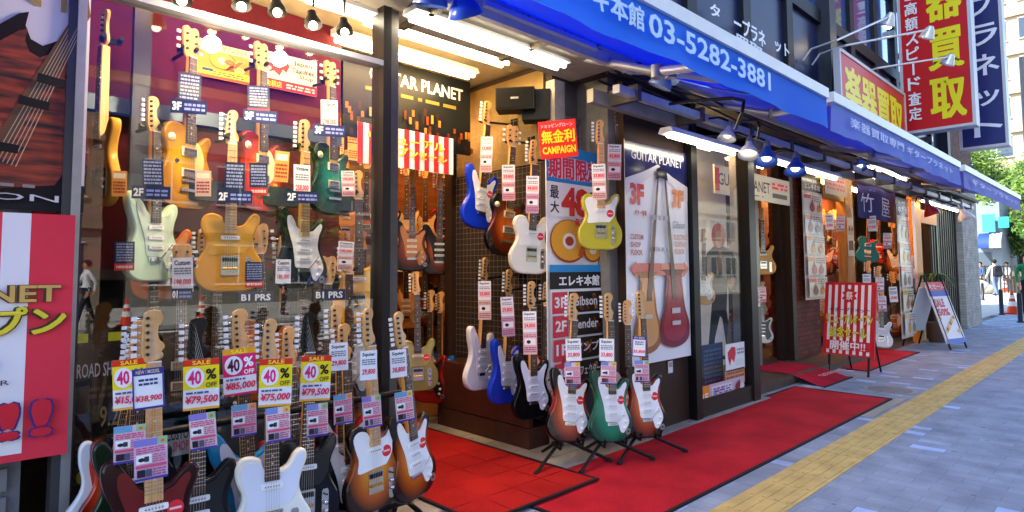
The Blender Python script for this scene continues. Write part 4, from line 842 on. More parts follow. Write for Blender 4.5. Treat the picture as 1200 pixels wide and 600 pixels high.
for x, y, w_, h_, hd, lab in ((221, 133, 38, 16, '3F', 'navy 3F sign under the top honey coloured guitar'), (305, 144, 37, 15, '3F', 'navy 3F sign under the top red burst guitar'), (386, 160, 36, 14, '3F', 'navy 3F sign under the top teal guitar'), (177, 233, 40, 15, '2F', 'navy 2F sign on the mint green guitar'), (275, 238, 38, 15, '2F', 'navy 2F sign on the butterscotch guitar'), (354, 238, 36, 14, '2F', 'navy 2F sign on the black window guitar'), (300, 355, 38, 13, 'B1 PRS', 'navy B1 PRS sign under the butterscotch guitar'), (386, 352, 36, 13, 'B1 PRS', 'navy B1 PRS sign low at the right of the window'), (213, 352, 22, 14, '01', 'navy number sign on the low black guitar')):
    p = at(x, y, Y=3.12); t = (p-CP).dot(fw); s = Sheet(w_*t/F_, h_*t/F_, '#20264c', .003, .4)
    if len(hd) > 2: s.text(hd, .08, .2, .92, .8, '#f0f0f4', .03)
    else: s.text(hd, .05, .18, .3, .82, '#f4f4f6', .04); s.lines(.38, .2, .95, .85, 2, '#8f9ae0', x)
    s.put('floor_sign', frame(p, face(22)), lab, 'sign', FLR)
for i, (x, y, lab) in enumerate(((886, 350, 'pink price card low in the second entrance'), (893, 345, 'orange price card in the second entrance'), (972, 260, 'pink price card in the bay by the brown guitar'), (985, 262, 'red price card beside the honey wood post'), (1016, 330, 'pink price card over the lower tan guitar'), (1031, 334, 'pink price card on the lower black guitar'), (1047, 345, 'pink price card on the lower sunburst guitar'), (1040, 282, 'white price card under the right of the curtain'), (1022, 262, 'pink price card under the middle of the curtain'), (1034, 356, 'white price card low by the easel sign'))):
    card('long' if i % 2 else 'white', x, y, 9, 18, lab, Y=3.4 if x < 900 else 2.98, yaw=60, price='29,800', sd=i, group='price cards in the right hand shops')
# ------------------------------------------------------------------ posters, banners and signs
def yposter(x0, y0, x1, y1, Y, base, **kw):
    w_, h_, p = yrect(x0, y0, x1, y1, Y)
    return Sheet(w_, h_, base, **kw), frame(p, (0, -1, 0))
# big guitar poster at the far left
a = at(0, 0, Y=2.86); b = at(103, 0, Y=2.86); bot = at(60, 248, Y=2.86).z; W_ = b.x+1.0; 
wd_, hg_ = 1.15, 1.40
s = Sheet(wd_, hg_, '#c9c6d2', .006, .6); RX = at(103, 100, Y=2.86).x
U = lambda px, py: ((at(px, py, Y=2.86).x-(RX-wd_))/wd_, 1-(at(px, py, Y=2.86).z-bot)/hg_)
s.rect(0, .925, 1, 1, '#15151c'); s.text('INSTRUMENT', .02, .405, .97, .45, '#9a8450', .0)
wood = woodmat('flamed_maroon_print', '#1c080c', '#a03a1c', (5, 5, 42), .6, 0)
bodyp = [(-60,60),(-20,40),(0,28),(22,16),(34,14),(30,30),(36,46),(50,54),(68,48),(84,40),(90,60),(84,82),(96,100),(98,130),(92,170),(86,210),(70,232),(0,236),(-60,236)]
s.poly([U(*p) for p in bodyp], '#140a10'); s.poly([U(24+(x-24)*.86, 140+(y-140)*.84) for x, y in bodyp], wood)
s.poly([U(*p) for p in ((0, 152), (84, 22), (103, -4), (106, 20), (92, 40), (10, 170), (0, 170))], '#6a4a34')
for i in range(6): s.poly([U(-8+i*5, 186+i*2), U(-6.6+i*5, 186+i*2), U(99+i*.6, 2+i*4), U(98+i*.6, 2+i*4)], '#b8a890')
for q in ((60, 92, 16), (40, 118, 18), (-2, 168, 24)):
    s.poly([U(q[0]-q[2], q[1]-6), U(q[0]+q[2], q[1]+3), U(q[0]+q[2]-2, q[1]+13), U(q[0]-q[2]-2, q[1]+4)], '#141216')
s.text('ANDERSON', .30, .958, .93, .976, '#c9c9d2', .0); pass
s.lines(.55, .93, .9, .945, 1, '#888', 3)
s.put('guitar_poster', frame(Vector((RX-wd_/2, 2.86, bot)), (0, -1, 0)), 'large poster of a dark red guitar on a pale ground above the striped banner', 'poster')
# striped banner under it
w_, h_, p = yrect(-60, 252, 82, 540, 2.82); hz = at(40, 250, Y=2.82).z; lz = at(40, 538, Y=2.82).z; RX = at(83, 400, Y=2.82).x; wd_ = 1.25
s = Sheet(wd_, hz-lz, '#e8384c', .003, .6, curl=.03)
for i in range(9): s.rect(1-(.105+i*.13)-.065+.0, 0, 1-(.105+i*.13)+.0, .97, '#f0edf2')
s.text('GUITAR PLANET', .30, .295, .97, .365, '#d8b060', .02, out='#5a3a20', ow=.05)
s.text('リニューアルオープン', .05, .38, .985, .50, '#ead83a', .03, out='#4a3a20', ow=.07)
s.text('記念セール', .33, .535, .83, .645, '#ece06a', .03, out='#4a3a20', ow=.07)
s.text('GUITAR PLANET EGUITAR', .45, .67, .86, .69, '#5a3a4a', .01)
s.text('開催中!!', .02, .73, .96, .925, '#d8283a', .045, out='#40307a', ow=.035)
s.poly([(.66, .06), (.69, .13), (.73, .10), (.72, .18), (.75, .25), (.69, .23), (.64, .26), (.65, .18), (.60, .15), (.64, .13)], '#f0b8cc')
s.put('striped_banner', frame(Vector((RX-wd_/2, 2.82, lz)), (0, -1, 0)), 'large red and white striped sale banner with yellow lettering at the far left', 'banner')
# black road show poster
s, mw = yposter(86, 392, 146, 590, 2.96, '#101114', rough=.4)
s.text('ROAD SHOW', .08, .17, .98, .25, '#b8b8c0', .01); s.text('9.22', .5, .42, .98, .54, '#a08858', .01); s.lines(.3, .3, .9, .38, 2, '#4a4030', 2); s.lines(.1, .58, .9, .85, 7, '#4a3a1c', 4); s.rect(.05, .0, .25, .05, '#c8c020'); s.rect(.6, .0, .85, .05, '#c8c020'); s.ell(.2, .8, .07, .035, '#b8a020')
s.put('roadshow_poster', mw, 'black road show poster low behind the glass at the left of the front row', 'poster')
s, mw = yposter(192, 503, 228, 530, 3.1, '#b8b4b8'); s.text('CUSTOM', .08, .1, .95, .45, '#3a2a30', .02); s.text('SHOP', .3, .5, .8, .85, '#c8485a', .02); s.put('name_board', mw, 'grey name board reading CUSTOM behind the black front row guitar', 'sign')
s, mw = yposter(333, 478, 360, 515, 3.1, '#8a8288'); s.rect(0, .05, 1, .5, '#b0202c'); s.text('GIBSON', .06, .12, .94, .42, '#f0e0e0', .02); s.put('name_board', mw, 'grey and red name board reading GIBSON between two front row guitars', 'sign')
# zero percent poster and tax free poster on the maroon panel
s, mw = yposter(231, 46, 292, 100, 3.72, '#ea9a3a', rough=.4)
s.rect(0, 0, 1, .22, '#e8cdb0'); s.text('ショッピングクレジット', .05, .03, .95, .18, '#d8402c', .02); s.rect(0, .72, 1, 1, '#f0d838'); s.lines(.3, .78, .95, .9, 2, '#1c6a50', 1); s.rect(.1, .74, .3, .82, '#30508a'); s.rect(0, .92, 1, 1, '#d8602c')
s.ell(.48, .47, .25, .25, '#8a3a14'); s.ell(.47, .46, .235, .235, '#e8a838'); s.ell(.47, .46, .09, .11, '#f4e0b8'); s.text('%', .5, .38, .9, .74, '#c87020', .05, out='#f0d080'); s.text('0', .22, .24, .7, .7, '#e8a838', .03) if False else None
s.put('loan_poster', mw, 'orange and yellow zero percent poster on the maroon panel beside the top honey coloured guitar', 'poster')
s, mw = yposter(308, 58, 371, 114, 3.72, '#e3dcd2', rough=.4)
s.poly([(.06+.0, .3), (.16, .1), (.3, .05), (.4, .12), (.48, .3), (.42, .5), (.36, .42), (.3, .62), (.2, .5), (.12, .55)], '#d8452e'); s.text('Japan', .55, .1, .9, .26, '#3a3430', .01); s.text('Tax-free', .52, .3, .95, .44, '#3a3430', .01); s.text('Shop', .66, .48, .92, .62, '#3a3430', .01)
s.rect(0, .74, 1, 1, '#cc2a3c'); s.text('免税店', .05, .78, .34, .96, '#f0c030', .03); s.lines(.42, .8, .95, .95, 2, '#f4d8d8', 2)
s.put('tax_free_poster', mw, 'white poster with a red splash reading Japan Tax-free Shop', 'poster')
# dark header over the inner doorway and the striped banner in front
s, mw = yposter(400, 60, 552, 165, 4.0, '#14161a', rough=.4)
s = Sheet(1.25, .62, '#14181c', .02, .4); ctr = at(476, 165, Y=4.0); X0 = at(402, 100, Y=4.0).x; X1 = at(551, 100, Y=4.0).x; zt = at(402, 56, Y=4.0).z; zb = at(402, 158, Y=4.0).z
s = Sheet(X1-X0, zt-zb, '#15191c', .02, .4); s.text('GUITAR PLANET', .18, .13, .93, .29, '#d6dcdf', .015)
s.lines(.15, .36, .9, .44, 1, '#7a6a30', 5); r_ = random.Random(5)
for i in range(70):
    u, v = r_.random()*.97, .52+r_.random()*.42; s.rect(u, v, u+.02, v+.06+r_.random()*.05, r_.choice(['#5a2a14', '#8a4418', '#3a1a10', '#a86024', '#2a1a1a', '#c07a30']))
s.put('header_board', frame(Vector(((X0+X1)/2, 4.0, zb)), (0, -1, 0)), 'dark header board reading GUITAR PLANET over the inner doorway', 'sign')
X0 = at(419, 170, Y=3.8).x; X1 = at(531, 170, Y=3.8).x; zt = at(419, 142, Y=3.8).z; zb = at(419, 190, Y=3.8).z
s = Sheet(X1-X0, zt-zb, '#e9e4e2', .003, .6, curl=.02)
for i in range(9): s.rect(i/9, 0, i/9+.055, 1, '#c4202c')
s.text('リニューアル', .1, .2, .9, .42, '#e8d040', .02, out='#5a3a20'); s.text('オープンセール', .15, .48, .92, .72, '#e8d040', .02, out='#5a3a20')
s.put('striped_banner', frame(Vector(((X0+X1)/2, 3.8, zb)), (0, -1, 0)), 'red and white striped cloth hanging across the inner doorway', 'banner')
# tall campaign poster
Yp = 3.1; X0 = at(641, 300, Y=Yp).x; X1 = at(706, 300, Y=Yp).x; zt = at(641, 168, Y=Yp).z; zb = at(645, 456, Y=Yp).z
s = Sheet(X1-X0, zt-zb, '#f4f2f2', .008, .4)
s.rect(0, 0, 1, .155, '#2a8fd0'); s.text('期間限定', .03, .04, .95, .14, '#e8345a', .04, out='#f4e4ec', ow=.08)
s.rect(.02, .155, .98, .30, '#f4f2f0'); s.text('最', .05, .17, .2, .225, '#2a1c1c', .02); s.text('大', .05, .235, .2, .285, '#2a1c1c', .02); s.text('48', .24, .17, .74, .295, '#e03028', .05); s.text('回', .76, .18, .95, .235, '#2a1c1c', .02); s.text('払', .76, .245, .95, .29, '#e03028', .02)
s.ell(.36, .40, .33, .092, '#a83a18'); s.ell(.36, .397, .31, .085, '#e8a430'); s.ell(.36, .40, .115, .034, '#f2ece4'); s.ell(.36, .40, .075, .02, '#b43c1c'); s.ell(.55, .395, .085, .03, '#e8a430'); s.ell(.78, .44, .17, .048, '#a83a18'); s.ell(.78, .438, .15, .042, '#e8a430'); s.ell(.78, .438, .06, .016, '#f0e0d0'); s.poly([(.5, .46), (.62, .36), (.7, .37), (.58, .47)], '#c85a1c')
s.text('無金利', .45, .30, .72, .335, '#e03028', .03)
s.rect(0, .50, 1, .53, '#2a8fd0'); s.rect(0, .53, 1, .60, '#17161a'); s.text('エレキ本館', .15, .542, .88, .59, '#f4f2f2', .04)
s.rect(0, .60, 1, 1, '#e8e4e6')
r_ = random.Random(9)
for i, f_ in enumerate(('3F', '2F', '1F', 'BF')):
    v = .612+i*.096; s.rect(.03, v, .29, v+.088, '#dc3c4c'); s.text(f_, .07, v+.02, .26, v+.065, '#f4eeee', .03); s.rect(.31, v, .97, v+.088, '#1d1512')
    for q in range(14): u = .34+r_.random()*.56; vv = v+.01+r_.random()*.05; s.mb.add([s.pt(*p_, k=s.k+1) for p_ in ((u, vv), (u+.05, vv), (u+.05, vv+.022), (u, vv+.022))], [(3, 2, 1, 0)], s.mat(r_.choice(['#6a2a18', '#8a4a1c', '#3a2018', '#a0602a'])))
    s.k += 1; s.text(('Gibson', 'Fender', 'アンプ', 'エフェクター')[i], .38, v+.02, .82, v+.06, '#d8d4d4', .02)
s.put('campaign_poster', frame(Vector(((X0+X1)/2, Yp, zb)), (0, -1, 0)), 'tall poster with a blue top, big red 48 and golden rings beside the side wall', 'poster')
# tilted red campaign card
p = at(654, 163, Y=2.95); t = (p-CP).dot(fw); s = Sheet(44*t/F_, 44*t/F_, '#dc2a20', .003, .4)
s.text('ショッピングローン', .06, .07, .92, .18, '#f0c0d0', .02); s.text('無金利', .06, .24, .95, .60, '#f4d81c', .03); s.text('CAMPAIGN', .06, .68, .95, .88, '#f4d81c', .04)
z = Vector((math.sin(R(-7)), 0, math.cos(R(-7)))); s.put('campaign_card', frame(p - z*.5*s.h, face(45), z), 'tilted square red card with yellow lettering reading CAMPAIGN', 'sign')
# guitar planet poster
Yp = 2.86; X0 = at(734, 300, Y=Yp).x; X1 = at(807, 300, Y=Yp).x; zt = at(734, 163, Y=Yp).z; zb = at(734, 431, Y=Yp).z
s = Sheet(X1-X0, zt-zb, '#f0eef0', .006, .2, coat=.6)
s.poly([(0, 0), (1, 0), (1, .17), (.5, .09), (0, .17)][:3]+[(.72, .13), (.5, .085), (.28, .13), (0, .175)], '#1c2050'); s.text('GUITAR PLANET', .09, .04, .92, .082, '#f2f0f4', .015)
s.poly([(.5, .085), (.72, .13), (1, .17), (1, .24), (.62, .15), (.5, .12), (.38, .15), (0, .25), (0, .175), (.28, .13)], '#dcd9dd')
s.text('3F', .06, .19, .27, .29, '#dc3c30', .05); s.text('3F', .72, .19, .93, .28, '#e88a3c', .05); s.text('ギター売場', .12, .31, .3, .335, '#d84838', .02)
s.text('Gibson', .72, .345, .93, .38, '#6a6a70', .0, .3); s.text('CUSTOM', .05, .42, .24, .445, '#c86a5a', .03); s.text('SHOP', .05, .455, .2, .48, '#c86a5a', .03); s.text('FLOOR', .05, .49, .22, .515, '#c86a5a', .03); s.text('ELECTRIC', .73, .41, .95, .435, '#e09a7a', .03); s.text('GUITAR', .73, .445, .93, .47, '#e09a7a', .03); s.text('FLOOR', .73, .48, .9, .505, '#e09a7a', .03)
s.poly([(.03, .575), (.12, .54), (.12, .55), (.88, .55), (.88, .54), (.97, .575), (.88, .615), (.88, .605), (.12, .605), (.12, .615)], '#e0705c'); s.rect(.5, .55, .88, .605, '#e89068')
def flatg(cx, z1, w_, col, col2):
    P = [(-.5, .0), (-.42, -.30), (-.26, -.34), (-.3, -.52), (-.36, -.68), (-.5, -.85), (-.42, -1), (0, -1.06), (.42, -1), (.5, -.85), (.36, -.68), (.3, -.52), (.26, -.34), (.42, -.30)]
    Q = spline([(cx+(x*w_), z1+( .02+(-y-.3)*.48)) for x, y in P[1:]], 4); s.poly(Q, col)
    s.poly([(cx+(x-cx)*.78, z1+.2+(y-z1-.2)*.84) for x, y in Q], col2)
flatg(.27, .57, .40, '#a8642c', '#dca060'); flatg(.70, .56, .50, '#7a1620', '#a02430')
s.poly([(.25, .72), (.33, .72), (.48, .13), (.46, .13)], '#6a3a28'); s.poly([(.66, .72), (.74, .72), (.585, .13), (.56, .13)], '#4a3a34'); s.poly([(.43, .16), (.44, .11), (.52, .095), (.6, .11), (.62, .16), (.56, .15), (.5, .15)], '#14121c')
s.rect(.22, .78, .33, .80, '#d8c8b0'); s.rect(.64, .76, .78, .785, '#c8c0c0'); s.rect(.64, .82, .78, .84, '#c8c0c0')
s.lines(.35, .32, .6, .36, 1, '#b0a8b0', 8); s.lines(.38, .47, .62, .5, 1, '#b0a8b0', 9)
s.put('guitar_planet_poster', frame(Vector(((X0+X1)/2, Yp, zb)), (0, -1, 0)), 'tall white poster with navy top reading GUITAR PLANET and two crossed necked guitars', 'poster')
card('purple', 749, 344, 13, 22, 'small blue edged price tag stuck on the white guitar poster', Y=2.8, yaw=46, price='29,800') if False else None
p = at(786, 437, Y=2.89); s = Sheet(.07, .1, '#d8d8d8', .004); s.rect(.1, .1, .9, .5, '#9a9aa0'); s.put('card_holder', frame(p, (0, -1, 0)), 'small white card on the dark pier below the guitar poster', 'card')
# glass bay: stickers, small poster, cut-out figure, hanging board
s, mw = yposter(822, 452, 874, 474, 2.86, '#c9b8c8'); w_ = s.w; X0 = at(821, 460, Y=2.86).x; X1 = at(873, 460, Y=2.86).x; zt = at(821, 454, Y=2.86).z; zb = at(821, 480, Y=2.86).z
s = Sheet(X1-X0, zt-zb, '#c4aebe', .003, .4); s.rect(0, 0, .2, 1, '#e08a30'); s.text('1F', .04, .35, .16, .7, '#f4e8d0', .03); s.rect(.24, .12, .7, .88, '#d9cfdc'); s.lines(.27, .2, .68, .8, 5, '#7a4a90', 3); s.poly([(.74, .95), (.78, .3), (.88, .1), (.9, .5), (.86, .95)], '#8a2038'); s.ell(.93, .5, .05, .2, '#d8d0dc'); s.text('エレキ', .28, .2, .5, .45, '#6a3a90', .02)
s.put('sticker_strip', frame(Vector(((X0+X1)/2, 2.865, zb)), (0, -1, 0)), 'long orange and lilac sticker at the foot of the glass corner bay', 'sticker')
s, mw = yposter(850, 404, 873, 431, 2.87, '#e6e4e6'); s.poly([(.1, .3), (.3, .12), (.5, .15), (.52, .4), (.42, .7), (.3, .55), (.2, .8), (.12, .55)], '#c83040'); s.lines(.58, .2, .95, .45, 2, '#6a8a90', 1); s.rect(.5, .6, .95, .85, '#cfe0dc'); s.put('shop_sticker', mw, 'small white sticker with a red splash low on the glass corner bay', 'sticker')
s, mw = yposter(850, 435, 873, 447, 2.87, '#c89060'); s.lines(.05, .1, .95, .9, 3, '#8a4050', 1); s.put('shop_sticker', mw, 'narrow tan sticker just below the white one on the glass corner bay', 'sticker')
X0 = at(838, 220, Y=3.3).x; X1 = at(925, 220, Y=3.3).x; zt = at(925, 213, Y=3.3).z; zb = at(925, 241, Y=3.3).z
s = Sheet(X1-X0, zt-zb, '#cfc8b8', .02, .5); s.text('GUITAR PLANET', .04, .25, .70, .68, '#4a4038', .01); s.rect(.0, .1, .05, .9, '#c83a30'); s.rect(.72, .15, .97, .5, '#e0b0a8'); s.lines(.73, .18, .96, .48, 2, '#c8383c', 1); s.rect(.73, .62, .95, .8, '#5a5650'); s.lines(.2, .8, .6, .88, 1, '#8a8070', 4)
s.put('hanging_board', frame(Vector(((X0+X1)/2, 3.3, zb)), (0, -1, 0)), 'pale hanging board reading GUITAR PLANET over the second entrance', 'sign')
# flat cut-out figure of a guitarist (a printed standee)
def standee():
    p = at(845, 418, Y=3.15); h_ = (at(845, 268, Y=3.15).z - p.z); t = h_/1.72
    mw = frame(p, face(30)) @ Matrix.Diagonal((t*.62, t, t, 1)); g = MB()
    leg = [(-.32,0),(-.18,.02),(-.14,.25),(.0,.55),(.06,.50),(.12,.25),(.16,.04),(.30,.02),(.27,.10),(.22,.3),(.16,.62),(.19,.86),(.22,1.05),(.33,1.18),(.38,1.05),(.34,.9),(.42,.86),(.5,1.05),(.44,1.3),(.32,1.42),(.14,1.47),(.08,1.5),(-.06,1.5),(-.14,1.46),(-.28,1.38),(-.36,1.18),(-.3,.96),(-.16,1.0),(-.16,.86),(-.2,.62),(-.26,.3),(-.30,.1)]
    g.prism(leg, -.006, .006, M('#050508', .6)); 
    g.prism(spline([(-.12,1.5),(-.16,1.6),(-.12,1.74),(.0,1.79),(.13,1.75),(.18,1.62),(.14,1.5),(.05,1.46),(-.05,1.46)], 3), -.012, -.0065, M('#d03c28', .5))
    g.prism(spline([(-.05,1.48),(-.07,1.58),(-.04,1.66),(.03,1.68),(.08,1.62),(.07,1.52),(.02,1.46)], 3), -.0165, -.0125, M('#d89a70', .5))
    g.prism([(.2,.95),(.26,.9),(.38,1.0),(.33,1.06)], -.012, -.0065, M('#c88a60', .5)); g.prism([(.1,.02),(.2,.5),(.24,.5),(.26,.02)], -.012, -.0065, M('#7a5a28', .5)); g.prism([(-.05,1.1),(.0,1.42),(.07,1.42),(.04,1.1)], -.012, -.0065, M('#8a5a3a', .5))
    g.box((-.25, -.1, -.02), (.25, .1, 0), BLK)
    o = g.build('standee', None, 'flat cut-out figure of a red haired guitarist in black behind the corner glass', 'cut-out figure'); o.matrix_world = mw
standee()
s, mw = yposter(822, 405, 848, 450, 3.0, '#2c3550'); s.lines(.1, .1, .9, .9, 8, '#5a6a90', 1); s.put('dark_leaflet', mw, 'dark blue leaflet low inside the glass corner bay', 'poster')
# tall poster on the brick pier, header strip
Yp = 3.36; X0 = at(942, 280, Y=Yp).x; X1 = at(965, 280, Y=Yp).x; zt = at(942, 204, Y=Yp).z; zb = at(942, 352, Y=Yp).z
def tallp(X0, X1, zt, zb, Yp, hdr, lab, seed, side=None):
    s = Sheet(X1-X0, zt-zb, '#dccfc6', .005, .45, coat=.2); s.rect(0, 0, 1, .13, '#231c1e'); s.text('ギタープラネット', .1, .025, .9, .055, '#e4dcd8', .03); s.text(hdr, .1, .065, .9, .115, '#f4f0ee', .04)
    r_ = random.Random(seed)
    for i in range(5):
        v = .15+i*.168; s.rect(.04, v, .96, v+.155, r_.choice(['#e4dcd4', '#dcc8bc', '#e8d8b0'])); s.rect(.06, v+.01, .4, v+.04, r_.choice(['#e07a28', '#d83c30', '#e0b030'])); s.lines(.45, v+.01, .93, v+.06, 3, '#8a4a50', seed+i)
        c = r_.choice(['#b83c34', '#d88a28', '#7a2a20', '#c8a030']); cx = .3+r_.random()*.2
        s.ell(cx, v+.11, .13, .035, c, 12); s.ell(cx, v+.085, .09, .022, c, 12); s.rect(cx-.02, v+.045, cx+.02, v+.09, '#5a3420'); s.ell(cx+.35, v+.11, .12, .032, r_.choice(['#b83c34', '#d88a28', '#8a7a6a']), 12); s.rect(cx+.33, v+.06, cx+.37, v+.1, '#5a3420')
    if side: s.rect(1, 0, 1.0+.25, .7, side)
    s.put('price_poster', frame(Vector(((X0+X1)/2, Yp, zb)), (0, -1, 0)), lab, 'poster', None)
tallp(X0, X1, zt, zb, Yp, 'エレキ本館', 'tall price poster with dark header mounted on the brick pier', 4)
Yp = 2.9; X0 = at(1053, 300, Y=Yp).x; X1 = at(1067, 300, Y=Yp).x; zt = at(1053, 231, Y=Yp).z; zb = at(1056, 398, Y=Yp).z
tallp(X0, X1, zt, zb, Yp, '中古館', 'slim tall poster with dark header beside the orange door frame', 11, '#d83c34')
s, mw = yposter(966, 206, 992, 232, 3.3, '#8f8280'); s = Sheet(s.w, .32, '#8c8482', .01); s.rect(.05, .15, .95, .5, '#c08a8a'); s.lines(.08, .18, .92, .8, 3, '#b04048', 1); s.put('hanging_board', mw, 'faded grey and pink board right of the tall price poster', 'sign')
p = at(998, 300, Y=3.34); s = Sheet(.30, .62, '#d8cfb8', .004); s.rect(.1, .2, .9, .45, '#c8a888'); s.rect(.15, .6, .85, .85, '#7a5a40'); s.ell(.3, .3, .1, .05, '#4a3a30'); s.ell(.7, .3, .1, .05, '#4a3a30'); s.put('notice', frame(p, (0, -1, 0)), 'cream notice pinned to the honey wood post', 'notice')
# purple shop curtain
Yp = 3.0; X0 = at(1005, 240, Y=Yp).x; X1 = at(1049, 240, Y=Yp).x; zt = at(1005, 213, Y=Yp).z; zb = at(1005, 254, Y=Yp).z
s = Sheet(X1-X0, zt-zb, '#2e2368', .004, .8, curl=.05); s.text('竹', .12, .25, .38, .8, '#e4e0ee', .0); s.text('屋', .56, .28, .88, .86, '#e4e0ee', .0); s.text('ギター', .3, .12, .48, .17, '#a098c8', .0); s.rect(.495, .45, .503, 1, '#1c1640')
s.put('shop_curtain', frame(Vector(((X0+X1)/2, Yp, zb)), (0, -1, 0)), 'purple cloth shop curtain with white brushed characters', 'curtain')
g = MB(); g.cyl((X0-.05, Yp+.01, zt), (X1+.05, Yp+.01, zt), .014, M('#5a4028')); tag(g.build('curtain_rod'), 'thin rod carrying the purple shop curtain', 'rod')
# ------------------------------------------------------------------ upper facade lettering
s, mw = yposter(800, 0, 855, 60, 2.92, '#232a4e')
def boardat(px, py, w_, h_, txts, lab, base='#252c54', Y=2.915):
    p = at(px, py, Y=Y); s = Sheet(w_, h_, base, .004, .3); [s.text(*a) for a in txts]; s.put('window_lettering', frame(p, (0, -1, 0)), lab, 'sign', 'navy lettered panels in the upper windows')
pz = 3.40
def ub(x0, x1, txts, lab):
    s = Sheet(x1-x0, 1.2, '#232b55', .004, .3); [s.text(*a) for a in txts]; s.put('window_lettering', frame(Vector(((x0+x1)/2, 2.975, 3.45)), (0, -1, 0)), lab, 'sign', 'navy lettered panels in the upper windows')
def letter(t, px0, py0, px1, py1, c, lab, Y=2.9, bold=.03):
    a = at(px0, py0, Y=Y); b = at(px1, py1, Y=Y); wd_ = b.x-a.x
    za = at((px0+px1)/2, py0, Y=Y).z; zb = at((px0+px1)/2, py1, Y=Y).z
    g = MB(); vs, fs = textmesh(t, bold); hh = za-zb
    g.add([((x-.5)*wd_, -q*.0002, y*hh) for x, y, q in vs], fs, M(c, .5)); o = g.build('lettering', None, lab, 'lettering', 'white lettering on the navy upper windows'); o.location = ((a.x+b.x)/2, Y, zb)
letter('ープラネ', 860, 26, 897, 46, '#e6e8f0', 'white katakana on the navy upper window above the phone number', )
letter('ット', 908, 49, 925, 64, '#e6e8f0', 'last two white katakana on the navy upper window at the right')
letter('買取', 862, 47, 894, 66, '#cfd3e4', 'large white characters half hidden by the awning bar')
letter('タ', 832, 5, 844, 20, '#e6e8f0', 'single white katakana left of the dark mullion in the upper window')
# ------------------------------------------------------------------ awnings
def fabric(name, c):
    m, N, L, b = nm(name); b.inputs['Base Color'].default_value = (*lin(c), 1); b.inputs['Roughness'].default_value = .65
    t = N.new('ShaderNodeBsdfTranslucent'); t.inputs['Color'].default_value = (*lin(c), 1); mx = N.new('ShaderNodeMixShader'); mx.inputs[0].default_value = .6
    L.new(b.outputs[0], mx.inputs[1]); L.new(t.outputs[0], mx.inputs[2]); L.new(mx.outputs[0], N['Material Output'].inputs['Surface']); return m
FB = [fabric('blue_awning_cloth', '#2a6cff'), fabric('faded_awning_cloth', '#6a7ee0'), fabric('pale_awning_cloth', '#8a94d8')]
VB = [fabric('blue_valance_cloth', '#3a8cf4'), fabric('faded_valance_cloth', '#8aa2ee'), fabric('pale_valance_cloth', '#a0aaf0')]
zbar = (at(964, 107, Y=1.5).z + at(780, 15, Y=1.5).z)/2; print('zbar', zbar)
ends = [(-1.2, at(966, 110, Y=1.5).x), (at(972, 112, Y=1.5).x, at(1122, 185, Y=1.5).x), (at(1127, 185, Y=1.5).x, at(1193, 215, Y=1.5).x)]
labs = ['long bright blue awning with the shop phone number on its valance', 'middle faded blue awning with small white lettering', 'farthest pale violet awning near the street corner']
txt = [('エレキ本館', '03-5282-3881'), ('楽器買取専門 ギタープラネット', ''), ('ギタープラネット', '')]
